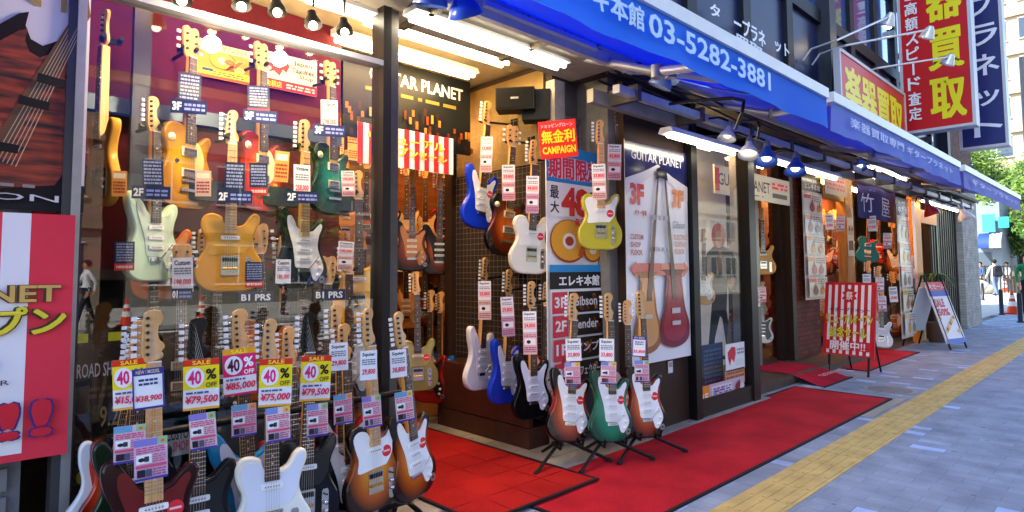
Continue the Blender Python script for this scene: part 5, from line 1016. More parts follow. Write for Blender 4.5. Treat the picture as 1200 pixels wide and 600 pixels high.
for i, (xa, xb_) in enumerate(ends):
    e = empty('awning', ((xa+xb_)/2, 2.7, 2.9), labs[i], 'awning', 'retractable awnings over the pavement')
    def pa(mb, n): o = mb.build(n); o.parent = e; o.location = -e.location; return o
    yb, zb_, yf, zf = 2.72, 2.945, 1.5, zbar
    g = MB(); n = 26; vs = []; nx = 12
    for k in range(n+1):
        u = k/n; x = xa+(xb_-xa)*u
        for j in range(5): v = j/4; sag = -.055*math.sin(math.pi*v)*(1+.25*math.sin(u*9+i)); vs.append((x, yb+(yf-yb)*v, zb_+(zf+.02-zb_)*v+sag))
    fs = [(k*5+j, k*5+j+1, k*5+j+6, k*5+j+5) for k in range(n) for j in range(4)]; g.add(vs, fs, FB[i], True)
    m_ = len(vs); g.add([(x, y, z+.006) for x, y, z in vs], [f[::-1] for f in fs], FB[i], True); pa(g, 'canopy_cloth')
    g = MB(); g.box((xa, yf-.03, zf-.035), (xb_, yf+.03, zf+.035), M('#dcdde0', .4, var=.06)); pa(g, 'front_bar')
    hv = .205; g = MB(); vs = []; n = 60
    for k in range(n+1):
        u = k/n; x = xa+(xb_-xa)*u; wv = .012*math.sin(x*7)+.006*math.sin(x*17)
        for j in range(4): vs.append((x, yf-.012+wv*j/3, zf-.035-hv*j/3))
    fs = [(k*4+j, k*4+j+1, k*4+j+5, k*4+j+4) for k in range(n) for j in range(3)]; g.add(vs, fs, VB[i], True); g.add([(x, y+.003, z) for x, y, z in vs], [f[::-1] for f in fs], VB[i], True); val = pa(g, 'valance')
    g = MB()
    if i == 0:
        for t, a_, b_, bo in (('エレキ本館', 640, 752, .03), ('03-5282-3881', 757, 899, .02)):
            x0_ = at(a_, 60, Y=1.48).x; x1_ = at(b_, 80, Y=1.48).x; vs_, fs_ = textmesh(t, bo); g.add([(x0_+(x1_-x0_)*x, 1.462-q*.0003, zf-.035-hv+.058+y*(hv-.098)) for x, y, q in vs_], fs_, M('#bcd8f4', .6))
    else:
        x0_, x1_ = xa+.3, xb_-.5; vs_, fs_ = textmesh(txt[i][0], .0); g.add([(x0_+(x1_-x0_)*x, 1.462, zf-.035-hv+.07+y*(hv-.13)) for x, y, q in vs_], fs_, M('#d0d6ec', .6))
    o = g.build('valance_lettering'); o.parent = val
    g = MB(); g.cyl((xa, yb, zb_), (xb_, yb, zb_), .05, M('#b4b6ba', .45)); pa(g, 'roller')
    for xx, dx in ((xb_-.9, .75), ((xa+.6, -.5) if i else (3.3, .2))):
        el = Vector((xx, 2.15, zb_-.30)) if (i or xx > 3.4) else at(770, 84, Y=2.1); dx = dx if (i or xx > 3.4) else at(880, 99, Y=1.53).x-xx; g = MB(); g.cyl((xx+dx*.2, 2.74, zb_-.1), el, .028, M('#9fa2a8', .4, metal=.5)); g.cyl(el, (xx+dx, yf+.03, zf-.01), .028, M('#c2c4c8', .4, metal=.3)); g.cyl(el-Vector((0, 0, .04)), el+Vector((0, 0, .04)), .04, M('#8a8c90', .4, metal=.5)); pa(g, 'folding_arm')
# fascia lettering under the first awning
g = MB(); vs_, fs_ = textmesh('guitarplanet', .01); a_ = at(583, 8, Y=2.45); b_ = at(706, 60, Y=2.45); g.add([((b_.x-a_.x)*(x-.5), 0, y*.065) for x, y, q in vs_], fs_, M('#3a4260', .5)); tag(g.build('lettering'), 'small dark lettering guitarplanet on the grey canopy edge', 'lettering').location = ((a_.x+b_.x)/2, 2.457, 2.775)
# ------------------------------------------------------------------ projecting and small signs over the awnings
def sbox(name, p, w_, h_, d_, n, base, rim, draw, lab, both=False):
    e = empty(name, p, lab, 'sign'); mw = frame(p, n); e.matrix_world = mw
    g = MB(); t = .045; g.box((-w_/2, 0, 0), (w_/2, d_, t), rim); g.box((-w_/2, 0, h_-t), (w_/2, d_, h_), rim); g.box((-w_/2, 0, t), (-w_/2+t, d_, h_-t), rim); g.box((w_/2-t, 0, t), (w_/2, d_, h_-t), rim); o = g.build('sign_frame', e)
    s = Sheet(w_-2*t, h_-2*t, base, d_-.02, .35); draw(s); o = s.mb.build('sign_face', e); o.location = (0, .012, t); return e
Xs = 12.05; Yr = at(1143, 120, X=Xs).y; Yl = at(1056, 120, X=Xs).y; zb_ = at(1100, 152, X=Xs).z; RIM = M('#b9b6bb', .4, metal=.2)
H = 4.3
def dr(s):
    for k, chr_ in enumerate('楽器買取'):
        n_ = 4; vb = .985-(3-k)*.197; s.text(chr_, .40, vb-.18, .93, vb-.012, '#e8d81c', .04)
    s.vtext('現金買取！高額スピード査定', .07, .16, .27, .965, '#ece2e0', .025, gap=.14)
sbox('projecting_sign', Vector((Xs, (Yl+Yr)/2, zb_)), abs(Yl-Yr), H, .3, (-1, 0, 0), '#c4141c', RIM, dr, 'tall red sign projecting from the facade with yellow and white characters')
Xs = 13.4; Yr = at(1180, 120, X=Xs).y; Yl = at(1122, 120, X=Xs).y; zb_ = at(1155, 173, X=Xs).z
def dr(s): s.vtext('ギタープラネット', .28, .02, .95, .985, '#dfe0ea', .02, gap=.3)
sbox('projecting_sign', Vector((Xs, (Yl+Yr)/2, zb_)), abs(Yl-Yr), 4.6, .3, (-1, 0, 0), '#232c66', RIM, dr, 'tall navy sign with white katakana projecting behind the red one')
g = MB()
for z_ in (3.7, 5.4, 7.2): g.box((12.1, 2.9, z_), (12.2, 3.06, z_+.1), STEEL); g.box((13.5, 2.7, z_), (13.6, 3.06, z_+.1), STEEL)
tag(g.build('sign_bracket'), 'steel wall brackets that hold the projecting signs', 'bracket')
Yq = 2.6; X0 = at(985, 90, Y=Yq).x; X1 = at(1062, 130, Y=Yq).x; zt = at(1025, 84, Y=Yq).z
def dr(s): s.text('楽器買取', .05, .12, .95, .92, '#f0dc1c', .045)
sbox('wall_sign', Vector(((X0+X1)/2, Yq, zt-.92)), X1-X0, .92, .08, (0, -1, 0), '#c8141c', RIM, dr, 'wide red sign with four yellow characters above the middle awning')
g = MB(); 
for x in (X0+.3, X1-.3): g.box((x, 2.78, zt-.6), (x+.06, 3.05, zt-.5), STEEL)
tag(g.build('sign_bracket'), 'two steel brackets behind the wide red sign', 'bracket')
for (bx, by), (tx_, ty_), lab, warm in (((980, 52), (1045, 18), 'warm lit lamp on a long thin arm above the wide red sign', True), ((990, 58), (1092, 34), 'silver lamp head on a long arm in front of the tall red sign, upper one', False), ((1028, 84), (1116, 66), 'silver lamp head on a long arm in front of the tall red sign, lower one', False)):
    a_ = at(bx, by, Y=2.55); b_ = at(tx_, ty_, Y=1.95 if not warm else 2.3); e = empty('sign_lamp', a_, lab, 'lamp', 'long armed lamps lighting the red signs')
    g = MB(); g.tube([Vector((0, .4, -.1)), Vector((0, .3, .02)), Vector((0, 0, .05)), b_-a_], .014, M('#c8cace', .35, metal=.6)); g.build('arm', e)
    g = MB(); d = (b_-a_).normalized(); g.lathe(b_-a_-d*.05, (.25, .35, -.6), [(-.05, .03), (0, .06), (.09, .09), (.12, .105), (.118, .09), (.02, .04)], M('#d4d6da', .3, metal=.4), 14); g.build('lamp_head', e)
    if warm: g = MB(); g.sph(tuple(b_-a_ + Vector((.05, .06, -.1))), .06, M('#ffdf9a', .4, em=10)); g.build('bulb', e)
# ------------------------------------------------------------------ clamp lamps under the awning
def clamp(px, py, Y, lab, c, r=.10, dirn=(-.35, 0, -1), warm=True, em=.7):
    p = at(px, py, Y=Y); e = empty('clamp_lamp', p, lab, 'lamp', 'clamp lamps with wide shades under the awnings')
    d = Vector(dirn).normalized(); q = -d*r*1.3
    g = MB(); g.lathe(q, d, [(0, r*.3), (r*.4, r*.42), (r*.9, r*.8), (r*1.5, r), (r*1.52, r*.97), (r*.92, r*.76), (r*.45, r*.38)], M(c, .35, coat=.4), 20); g.build('lamp_shade', e)
    g = MB(); g.lathe(q, -d, [(0, r*.3), (r*.5, r*.28), (r*.8, r*.15), (r*.82, 0)], M('#8a8c92', .4, metal=.4), 12); g.build('socket', e)
    g = MB(); g.sph(tuple(q+d*r*.95), r*.42, M('#fff2d0' if warm else '#f4f4f4', .4, em=em)); g.build('bulb', e)
    g = MB(); g.tube([q-d*r*.7, q-d*r*.9+Vector((.03, .12, .05)), Vector((.05, 2.85-Y if Y < 2.8 else .2, .22))], .01, BLK, 6); g.build('arm', e)
clamp(505, 2, 2.3, 'large orange lit shade at the top edge over the entrance', '#3a5ab0', .085, (.1, .3, -.9), em=3)
clamp(545, 14, 2.25, 'deep blue lamp shade beside the orange lit one', '#1c48b8', .085, (.6, .3, -1))
clamp(774, 99, 2.3, 'silver blue lamp shade under the folding arm', '#7d96c8', .085, (-.15, .5, -1), em=2)
clamp(852, 161, 2.4, 'white lamp shade over the right end of the first glass bay strip light', '#b8bcc8', .075, (-.35, .05, -1))
clamp(877, 180, 2.3, 'white lit shade next to the black post of the glass corner bay', '#d8dae0', .085, (-.45, -.1, -1), em=1.3)
clamp(898, 188, 2.3, 'blue and white lamp shade left of its twin over the second entrance', '#3a5cb8', .10, (-.4, -.1, -1), em=1.3)
clamp(932, 200, 2.3, 'blue and white lamp shade right of its twin over the second entrance', '#2c50b4', .10, (-.4, -.1, -1), em=1.3)
clamp(1008, 196, 2.6, 'small blue lamp shade above the purple shop curtain', '#2c54b0', .085, (-.5, -.3, -1))
clamp(1092, 250, 2.6, 'red lamp shade above the orange doorway', '#c82c38', .13, (.2, -.3, -1), em=1.3)
clamp(1132, 196+60, 2.3, 'white lamp shade in front of the grey tiled column', '#e0e2e4', .14, (.1, -.3, -1), em=2)
# cables, rail and brackets in the shade under the awnings
g = MB()
for k in range(4): y_ = 2.55+k*.08; g.tube([Vector((3.6+j*1.3, y_, 2.74+.05*math.sin(j*1.7+k))) for j in range(9)], .011, BLK, 5)
tag(g.build('cable_bundle'), 'loose black cables running under the awnings', 'cable')
g = MB(); g.box((3.6, 2.60, 2.62), (16.5, 2.66, 2.68), M('#c2c4c8', .45, var=.15)); g.box((3.6, 2.84, 2.60), (16.6, 2.9, 2.70), M('#a8a49c', .5, var=.3, vs=4))
for k in range(14): g.box((3.8+k*.95, 2.58, 2.60), (3.85+k*.95, 2.84, 2.72), M('#5a5652', .5, var=.3))
tag(g.build('lamp_rail'), 'weathered grey rail under the awnings that carries the lamps', 'rail')
g = MB(); p = at(838, 128, Y=1.9); g.tube([at(785, 122, Y=2.4), at(805, 119, Y=2.2), at(858, 115, Y=1.9), at(872, 118, Y=1.9), at(870, 130, Y=1.9), at(862, 150, Y=2.1)], .012, BLK, 6); g.tube([at(868, 142, Y=2.1), at(887, 141, Y=2.1), at(890, 148, Y=2.1), at(888, 162, Y=2.2)], .012, BLK, 6); tag(g.build('gooseneck_arm'), 'bent black lamp arms hanging below the first awning', 'lamp arm')
# speaker on the side wall
g = MB(); p = at(604, 117, X=3.28); g.box((p.x-.02, p.y-.02, p.z-.1), (p.x+.14, p.y+.02, p.z), BLK)
e = empty('loudspeaker', p, 'black loudspeaker mounted at the top of the side wall of guitars', 'loudspeaker'); e.matrix_world = frame(p, face(52))
g = MB(); g.box((-.15, -.04, -.08), (.15, .13, .09), M('#121214', .5)); g.build('cabinet', e); g = MB(); g.box((-.14, -.05, -.07), (.14, -.041, .08), M('#0a0a0b', .9, bump=.6, vs=300)); g.box((-.03, -.053, -.005), (.03, -.0505, .01), M('#9a9a9a', .3)); g.build('grille', e); g = MB(); g.box((-.03, .13, -.03), (.03, .34, .03), BLK); g.build('bracket', e)
g = MB(); g.box((-.11, 0, -.12), (.11, .16, .12), M('#1c1d1c', .6)); tag(g.build('loudspeaker_box'), 'second dark speaker box behind the loudspeaker on the side wall', 'loudspeaker').matrix_world = frame(at(628, 122, X=3.42), face(52))
# amplifiers behind the glass at the bottom
for i, (px, py, lab) in enumerate(((248, 470, 'grey amplifier low behind the glass between two guitars'), (335, 420, 'dark grey amplifier low behind the glass at the right'), (190, 450, 'black amplifier low behind the glass at the left'))):
    p = at(px, py, Y=3.42); p.z = .36 if i else .36; e = empty('amplifier', p, lab, 'amplifier', 'amplifiers in the display window'); w_ = .26
    g = MB(); g.box((-w_, -.10, 0), (w_, .12, .42), M('#18181a', .8, bump=.5, vs=200)); g.build('cabinet', e); g = MB(); g.box((-w_+.03, -.107, .03), (w_-.03, -.101, .30), M(['#4a4a4c', '#54504e', '#2a2a2e'][i], .9, bump=.6, vs=250)); g.build('grille', e)
    g = MB(); g.box((-w_+.03, -.106, .33), (w_-.03, -.101, .39), M('#b8b8b4', .35, metal=.5)); [g.cyl((-w_+.08+k*.06, -.107, .36), (-w_+.08+k*.06, -.125, .36), .011, BLK, n=8) for k in range(7)]; g.build('control_panel', e)
# ------------------------------------------------------------------ mats
def carpet(name, c, d):
    m, N, L, b = nm(name); tc = N.new('ShaderNodeTexCoord'); n1 = N.new('ShaderNodeTexNoise'); n1.inputs['Scale'].default_value = 110; n1.inputs['Detail'].default_value = 5; n1.inputs['Roughness'].default_value = .75; n2 = N.new('ShaderNodeTexNoise'); n2.inputs['Scale'].default_value = 2.2; n2.inputs['Detail'].default_value = 6
    L.new(tc.outputs['Object'], n1.inputs['Vector']); L.new(tc.outputs['Object'], n2.inputs['Vector'])
    mx = N.new('ShaderNodeMixRGB'); mx.inputs['Color1'].default_value = (*lin(c), 1); mx.inputs['Color2'].default_value = (*lin(d), 1); r = N.new('ShaderNodeValToRGB'); r.color_ramp.elements[0].position = .35; r.color_ramp.elements[1].position = .65; L.new(n2.outputs['Fac'], r.inputs['Fac']); L.new(r.outputs[0], mx.inputs['Fac'])
    mr = N.new('ShaderNodeMapRange'); mr.inputs['From Min'].default_value = .3; mr.inputs['From Max'].default_value = .7; mr.inputs['To Min'].default_value = .6; mr.inputs['To Max'].default_value = 1.3; L.new(n1.outputs['Fac'], mr.inputs['Value'])
    v = N.new('ShaderNodeVectorMath'); v.operation = 'SCALE'; L.new(mx.outputs[0], v.inputs[0]); L.new(mr.outputs[0], v.inputs['Scale']); L.new(v.outputs[0], b.inputs['Base Color']); b.inputs['Roughness'].default_value = .95; b.inputs['Specular IOR Level'].default_value = .15
    bp = N.new('ShaderNodeBump'); bp.inputs['Strength'].default_value = .5; bp.inputs['Distance'].default_value = .004; L.new(n1.outputs['Fac'], bp.inputs['Height']); L.new(bp.outputs[0], b.inputs['Normal']); return m
def mat_(x0, y0, x1, y1, z, c, d, lab, seams=False, ramp=None, txt_=None):
    e = empty('floor_mat', ((x0+x1)/2, (y0+y1)/2, z), lab, 'mat'); mt = carpet('mat_pile', c, d); g = MB(); cx, cy = (x0+x1)/2, (y0+y1)/2
    nx, ny = 30, 16; vs = []; rr_ = random.Random(int(x0*100))
    ph = rr_.random()*6
    for i in range(nx+1):
        for j in range(ny+1):
            x = x0+(x1-x0)*i/nx; y = y0+(y1-y0)*j/ny; zz = .008+.0035*(math.sin(x*5+ph)*math.sin(y*4+ph))+.0015*math.sin(x*17+y*11)
            if ramp: zz += ramp*max(0, min(1, (y-y0-.05)/.35))
            wob = .006*math.sin(x*6+y*3) if j in (0, ny) else 0
            vs.append((x-cx, y-cy+wob, zz))
    fs = [(i*(ny+1)+j, (i+1)*(ny+1)+j, (i+1)*(ny+1)+j+1, i*(ny+1)+j+1) for i in range(nx) for j in range(ny)]; g.add(vs, fs, mt, True); g.build('pile', e)
    g = MB(); b = .018; bl = M('#1c1018', .8)
    for (a0, b0, a1, b1) in ((x0-b, y0-b, x1+b, y0+.004), (x0-b, y1-.004, x1+b, y1+b), (x0-b, y0, x0+.004, y1), (x1-.004, y0, x1+b, y1)):
        za = ramp if (ramp and b0 > y0+.1) else 0
        if ramp and b1-b0 > .2: continue
        g.box((a0-cx, b0-cy, 0+za), (a1-cx, b1-cy, .011+za), bl)
    g.build('edging', e)
    if seams:
        g = MB()
        for k in range(1, 4): x = x0+(x1-x0)*k/4; g.box((x-.002-cx, y0-cy+.02, .008), (x+.002-cx, y1-cy-.02, .0112), M('#9c1416', .98))
        for k in range(1, 8): y = y0+(y1-y0)*k/8; g.box((x0+.02-cx, y-.002-cy, .008), (x1-.02-cx, y+.002-cy, .0112), M('#9c1416', .98))
        g.build('seam', e)
    if txt_:
        g = MB(); vs_, fs_ = textmesh(txt_, .01); g.add([(-.38+x*.76, -.42+y*.08, .014+ramp) for x, y, q in vs_], fs_, M('#e0a8b4', .8)); g.build('lettering', e)
    return e
mat_(2.55, 1.91, 7.2, 2.85, 0, '#b81c2a', '#98121f', 'long red mat laid along the shop front on the pavement')
mat_(2.16, 2.49, 3.12, 4.5, .016, '#a81a18', '#901210', 'tiled red mat leading into the deep entrance', True)
mat_(7.42, 2.62, 8.32, 3.5, .0, '#b01838', '#98122e', 'crimson mat ramping up into the second entrance', ramp=.10, txt_='GUITAR PLANET')
mat_(8.95, 2.62, 11.5, 3.4, .0, '#c01c30', '#a01426', 'red mat under the striped easel sign')
# ------------------------------------------------------------------ easel signs on the pavement
def easel():
    A_ = at(964, 424, Y=3.02); pl_ = at(1022, 438, Y=2.42); pl_.z = A_.z = 0; x = (pl_-A_); W = x.length; x.normalize(); n = Vector((x.y, -x.x, 0)); n = n if n.x < 0 else -n
    c = (A_+pl_)/2; tilt = Vector((0, 0, 1)) - n*.16
    e = empty('easel_sign', c, 'red and white striped easel sign with yellow characters on the pavement', 'easel sign'); mw = frame(c, n, tilt.normalized()); e.matrix_world = mw
    s = Sheet(W, .92, '#cf1c2c', .02, .45)
    for i in range(7): s.rect(.05+i*.137, .02, .05+i*.137+.062, .98, '#efe9ea')
    s.poly([(.5+(.17 if k % 2 else .11)*math.cos(k*R(22.5)), .17+(.13 if k % 2 else .085)*math.sin(k*R(22.5))) for k in range(16)], '#d02434'); s.text('祭', .43, .11, .57, .23, '#f0dcdc', .03)
    s.text('ギタープラネット', .1, .34, .92, .40, '#4a2028', .02); s.text('リニューアルオープン', .03, .42, .98, .57, '#ecd63c', .03, out='#6a3020', ow=.06); s.text('記念セール', .12, .60, .88, .76, '#ecd63c', .03, out='#6a3020', ow=.06)
    s.rect(.03, .80, .97, .93, '#d02434'); s.text('開催中!!', .14, .80, .86, .93, '#f0e4e4', .03, out='#b81c2c', ow=.05)
    o = s.mb.build('board', e); o.location = (0, 0, .24)
    o = MB().box((-W/2-.015, -.004, -.015), (-W/2, .024, .935), M('#c8202c', .4)).box((W/2, -.004, -.015), (W/2+.015, .024, .935), M('#c8202c', .4)).box((-W/2, -.004, .92), (W/2, .024, .935), M('#c8202c', .4)).build('board_frame', e); o.location = (0, 0, .24)
    for x_ in (-W/2+.06, W/2-.06): MB().cyl((x_, .03, 0), (x_, .03, .9), .014, BLK).build('leg', e)
    for x_ in (-W/2+.12, W/2-.12): MB().cyl((x_, .5, .09), (x_, .04, 1.0), .012, BLK).build('rear_leg', e)
easel()
def menu():
    c = Vector(((at(1085, 330, Y=2.7).x), 2.62, 0)); e = empty('folding_sign', c, 'tall folding menu sign with a pink and white printed board by the orange door', 'folding sign')
    e.rotation_euler = (0, 0, R(-14))
    s = Sheet(.62, 1.05, '#e6dfe4', .02, .4); s.rect(0, 0, 1, .14, '#d84a5a'); s.rect(0, .14, 1, .24, '#3a5aa8'); s.text('大セール', .08, .03, .92, .12, '#f4e8e8', .02); s.text('SALE', .1, .28, .6, .42, '#d03a50', .04); s.text('50%', .1, .44, .7, .56, '#d03a50', .04)
    for k in range(10): u, v = .1+.08*k, .6+.03*((k*7) % 8); s.ell(u, v, .06, .03, ['#e0a030', '#e8c060', '#b84a30'][k % 3], 10)
    s.rect(0, .93, 1, 1, '#3a6ac0')
    T = Matrix.Rotation(R(-17), 4, 'X'); o = s.mb.build('board', e); o.matrix_local = Matrix.Translation((0, -.35, .10)) @ T
    for x_ in (-.26, .26):
        MB().cyl((x_, -.37, 0), (x_, -.01, 1.22), .015, BLK).build('leg', e); MB().cyl((x_, .38, 0), (x_, .02, 1.22), .015, BLK).build('rear_leg', e)
    b = Sheet(.56, .8, '#d8dce4', .015, .4); o = b.mb.build('rear_board', e); o.matrix_local = Matrix.Translation((0, .30, .25)) @ Matrix.Rotation(R(180), 4, 'Z') @ Matrix.Rotation(R(-17), 4, 'X')
menu()
g = MB(); g.box((-.18, -.12, 0), (.18, .12, .36), M('#4a4440', .7)); 
p = at(930, 418, Y=3.35); p.z = .1
# ------------------------------------------------------------------ people
def person(name, loc, heading, label, top='#dddddd', legs='#222233', skin='#c89070', hair='#15110e', pose='walk', hgt=1.7, sleeve=True, group=None):
    k = hgt/1.7; e = empty('person', loc, label, 'person', group); e.rotation_euler = (0, 0, heading)
    st = .22 if pose == 'walk' else .02
    J = {'pel': (0, 0, .93, .125), 'sp': (0, 0, 1.08, .115), 'ch': (0, 0, 1.27, .135), 'nk': (0, 0, 1.43, .055), 'nk2': (0, .01, 1.5, .052), 'hd': (0, .015, 1.59, .088), 'hd2': (0, .01, 1.655, .07)}
    Ed = [('pel', 'sp'), ('sp', 'ch'), ('ch', 'nk'), ('nk', 'nk2'), ('nk2', 'hd'), ('hd', 'hd2')]
    for s, sg in (('L', 1), ('R', -1)):
        f = st*sg
        J.update({s+'h': (.09*sg, 0, .88, .095), s+'k': (.10*sg, f*.55+.02, .50, .062), s+'a': (.10*sg, f*1.1-.03, .09, .042), s+'t': (.11*sg, f*1.1+.13, .035, .034),
                  s+'s': (.17*sg, 0, 1.37, .058), s+'e': (.23*sg, -f*.5-.02, 1.11, .042), s+'w': (.22*sg, -f*.9+.08, .88, .03), s+'f': (.21*sg, -f*.9+.11, .79, .024)})
        if pose == 'hold': J[s+'w'] = (.12*sg, .25, 1.12, .03); J[s+'f'] = (.06*sg, .3, 1.15, .026)
        Ed += [('pel', s+'h'), (s+'h', s+'k'), (s+'k', s+'a'), (s+'a', s+'t'), ('ch', s+'s'), (s+'s', s+'e'), (s+'e', s+'w'), (s+'w', s+'f')]
    K = list(J); me = bpy.data.meshes.new('b'); me.from_pydata([Vector(J[q][:3])*k for q in K], [(K.index(a), K.index(b)) for a, b in Ed], [])
    o = bpy.data.objects.new('b', me); COL.objects.link(o); md = o.modifiers.new('s', 'SKIN'); me.skin_vertices
    for i, q in enumerate(K): me.skin_vertices[0].data[i].radius = (J[q][3]*k, J[q][3]*k*(.8 if q in ('sp', 'ch', 'pel') else 1))
    me.skin_vertices[0].data[0].use_root = True; s2 = o.modifiers.new('u', 'SUBSURF'); s2.levels = 2
    dg = bpy.context.evaluated_depsgraph_get(); bm = bpy.data.meshes.new_from_object(o.evaluated_get(dg)); bpy.data.objects.remove(o)
    ms = [M(skin, .6), M(top, .85, var=.15, vs=10), M(legs, .85, var=.2, vs=10), M('#1c1a1a', .6), M(hair, .7)]
    bm.materials.clear(); [bm.materials.append(m_) for m_ in ms]
    for p in bm.polygons:
        z = p.center.z/k; x = abs(p.center.x/k); p.use_smooth = True
        if z > 1.46: i = 0
        elif z > .98 and x < .2: i = 1
        elif z > 1.17: i = 1
        elif x > .15 and z > .72: i = 1 if (sleeve and z > .9) else 0
        elif z > .1: i = 2
        else: i = 3
        p.material_index = i
    ob = bpy.data.objects.new('body', bm); COL.objects.link(ob); ob.parent = e
    g = MB(); g.sph((0, -.012*k, 1.625*k), .104*k, ms[4], 14, (1, 1.05, 1.0))
    g.v = [(x, min(y, .035*k+(z-1.6*k)*.9) if z < 1.7*k else y, max(z, 1.54*k)) for x, y, z in g.v]; g.build('hair', e)
    g = MB(); g.cyl((-.032*k, .098*k, 1.60*k), (-.032*k, .104*k, 1.60*k), .009*k, BLK); g.cyl((.032*k, .098*k, 1.60*k), (.032*k, .104*k, 1.60*k), .009*k, BLK); g.box((-.025*k, .095*k, 1.538*k), (.025*k, .104*k, 1.545*k), M('#8a4a40')); g.prism([(-.012*k, 1.56*k), (.012*k, 1.56*k), (0, 1.6*k)], .09*k, .118*k, ms[0]); g.build('face', e)
    return e
p = at(1167, 347, Z=0)
pe = person('person', p, R(-50), 'person in a pale shirt with a dark backpack walking away down the side street', top='#d8c8b8', legs='#5a6a8a', pose='walk', hgt=1.75)
g = MB(); g.prism(spline([(-.16, .95), (.16, .95), (.18, 1.2), (.14, 1.42), (0, 1.46), (-.14, 1.42), (-.18, 1.2)], 3), -.30, -.12, M('#1c1c24', .7), .03); g.box((-.12, -.32, 1.0), (.12, -.30, 1.18), M('#26262e', .7)); o = tag(g.build('backpack'), 'dark backpack on the person in the side street', 'backpack'); o.location = p; o.rotation_euler = (0, 0, R(-50))
for px, py, tp, lg, lab in ((1150, 343, '#3a4a6a', '#2a2a30', 'distant person in a navy top near the boulders'), (1181, 341, '#e0e0e0', '#3a3a44', 'distant person in a white top beside the far traffic cone')):
    person('person', at(px, py, Z=0), R(60), lab, top=tp, legs=lg, hgt=1.68)
p = at(1206, 370, Z=0); person('person', p, R(110), 'person in a green top standing at the right edge of the picture', top='#1f7a4a', legs='#1a1a22', pose='stand', hgt=1.74)
# reflected across the road
for x, y, hd, lab, tp, lg in ((3.2, -13.6, 80, 'person in a white shirt and dark skirt walking on the far pavement', '#e0e0e4', '#22243a'), (8.2, -12.9, -60, 'person in a checked grey top on the far pavement', '#8a98a8', '#1c1c20'), (9.5, -13.3, 70, 'person in a blue shirt and brown trousers on the far pavement', '#4a5a98', '#6a5a48'), (11.5, -14.5, 90, 'person in black standing farther along the far pavement', '#26262a', '#2a2a30')):
    person('person', Vector((x, y, 0)), R(hd), lab, top=tp, legs=lg, pose='walk' if hd != -60 else 'hold', hgt=1.68)
# ------------------------------------------------------------------ cones, bollards
def cone(loc, lab, s_=1., grp='orange traffic cones'):
    e = empty('traffic_cone', loc, lab, 'traffic cone', grp); e.scale = (s_,)*3
    g = MB(); g.lathe((0, 0, .03), (0, 0, 1), [(0, .15), (.62, .035), (.66, .03), (.66, 0)], M('#d8401c', .5), 18); g.build('cone_body', e)
    g = MB(); g.lathe((0, 0, .03), (0, 0, 1), [(.2, .1175), (.34, .0935)], M('#e8e6e2', .4), 18); g.lathe((0, 0, .03), (0, 0, 1), [(.42, .0785), (.52, .060)], M('#e8e6e2', .4), 18); g.build('reflective_band', e)
    g = MB(); g.box((-.19, -.19, 0), (.19, .19, .035), M('#b8381c', .6)); g.build('base', e); return e
for i, x in enumerate((2.4, 3.9, 5.7)): cone(Vector((x, -12.5, 0)), ['traffic cone on the far kerb, nearest the walking person in white', 'traffic cone on the far kerb, middle of three', 'traffic cone on the far kerb, farthest right of three'][i])
p = at(1187, 368, Z=0); cone(p, 'orange traffic cone on the pavement beside the person in green', 1.0)
p = at(1178, 342, Z=0); cone(p, 'orange traffic cone standing behind the person with the backpack', 1.1)
for px, py, lab in ((1174, 369, 'dark slim bollard left of the traffic cone at the corner'), (1152, 352, 'dark bollard by the far kerb of the side street'), (1196, 378, 'dark bollard at the very right edge')):
    p = at(px, py, Z=0); g = MB(); g.lathe((0, 0, 0), (0, 0, 1), [(0, .08), (.03, .08), (.04, .055), (.68, .055), (.72, .045), (.74, 0)], M('#1c2030', .4), 14); tag(g.build('bollard'), lab, 'bollard', 'dark bollards at the street corner').location = p
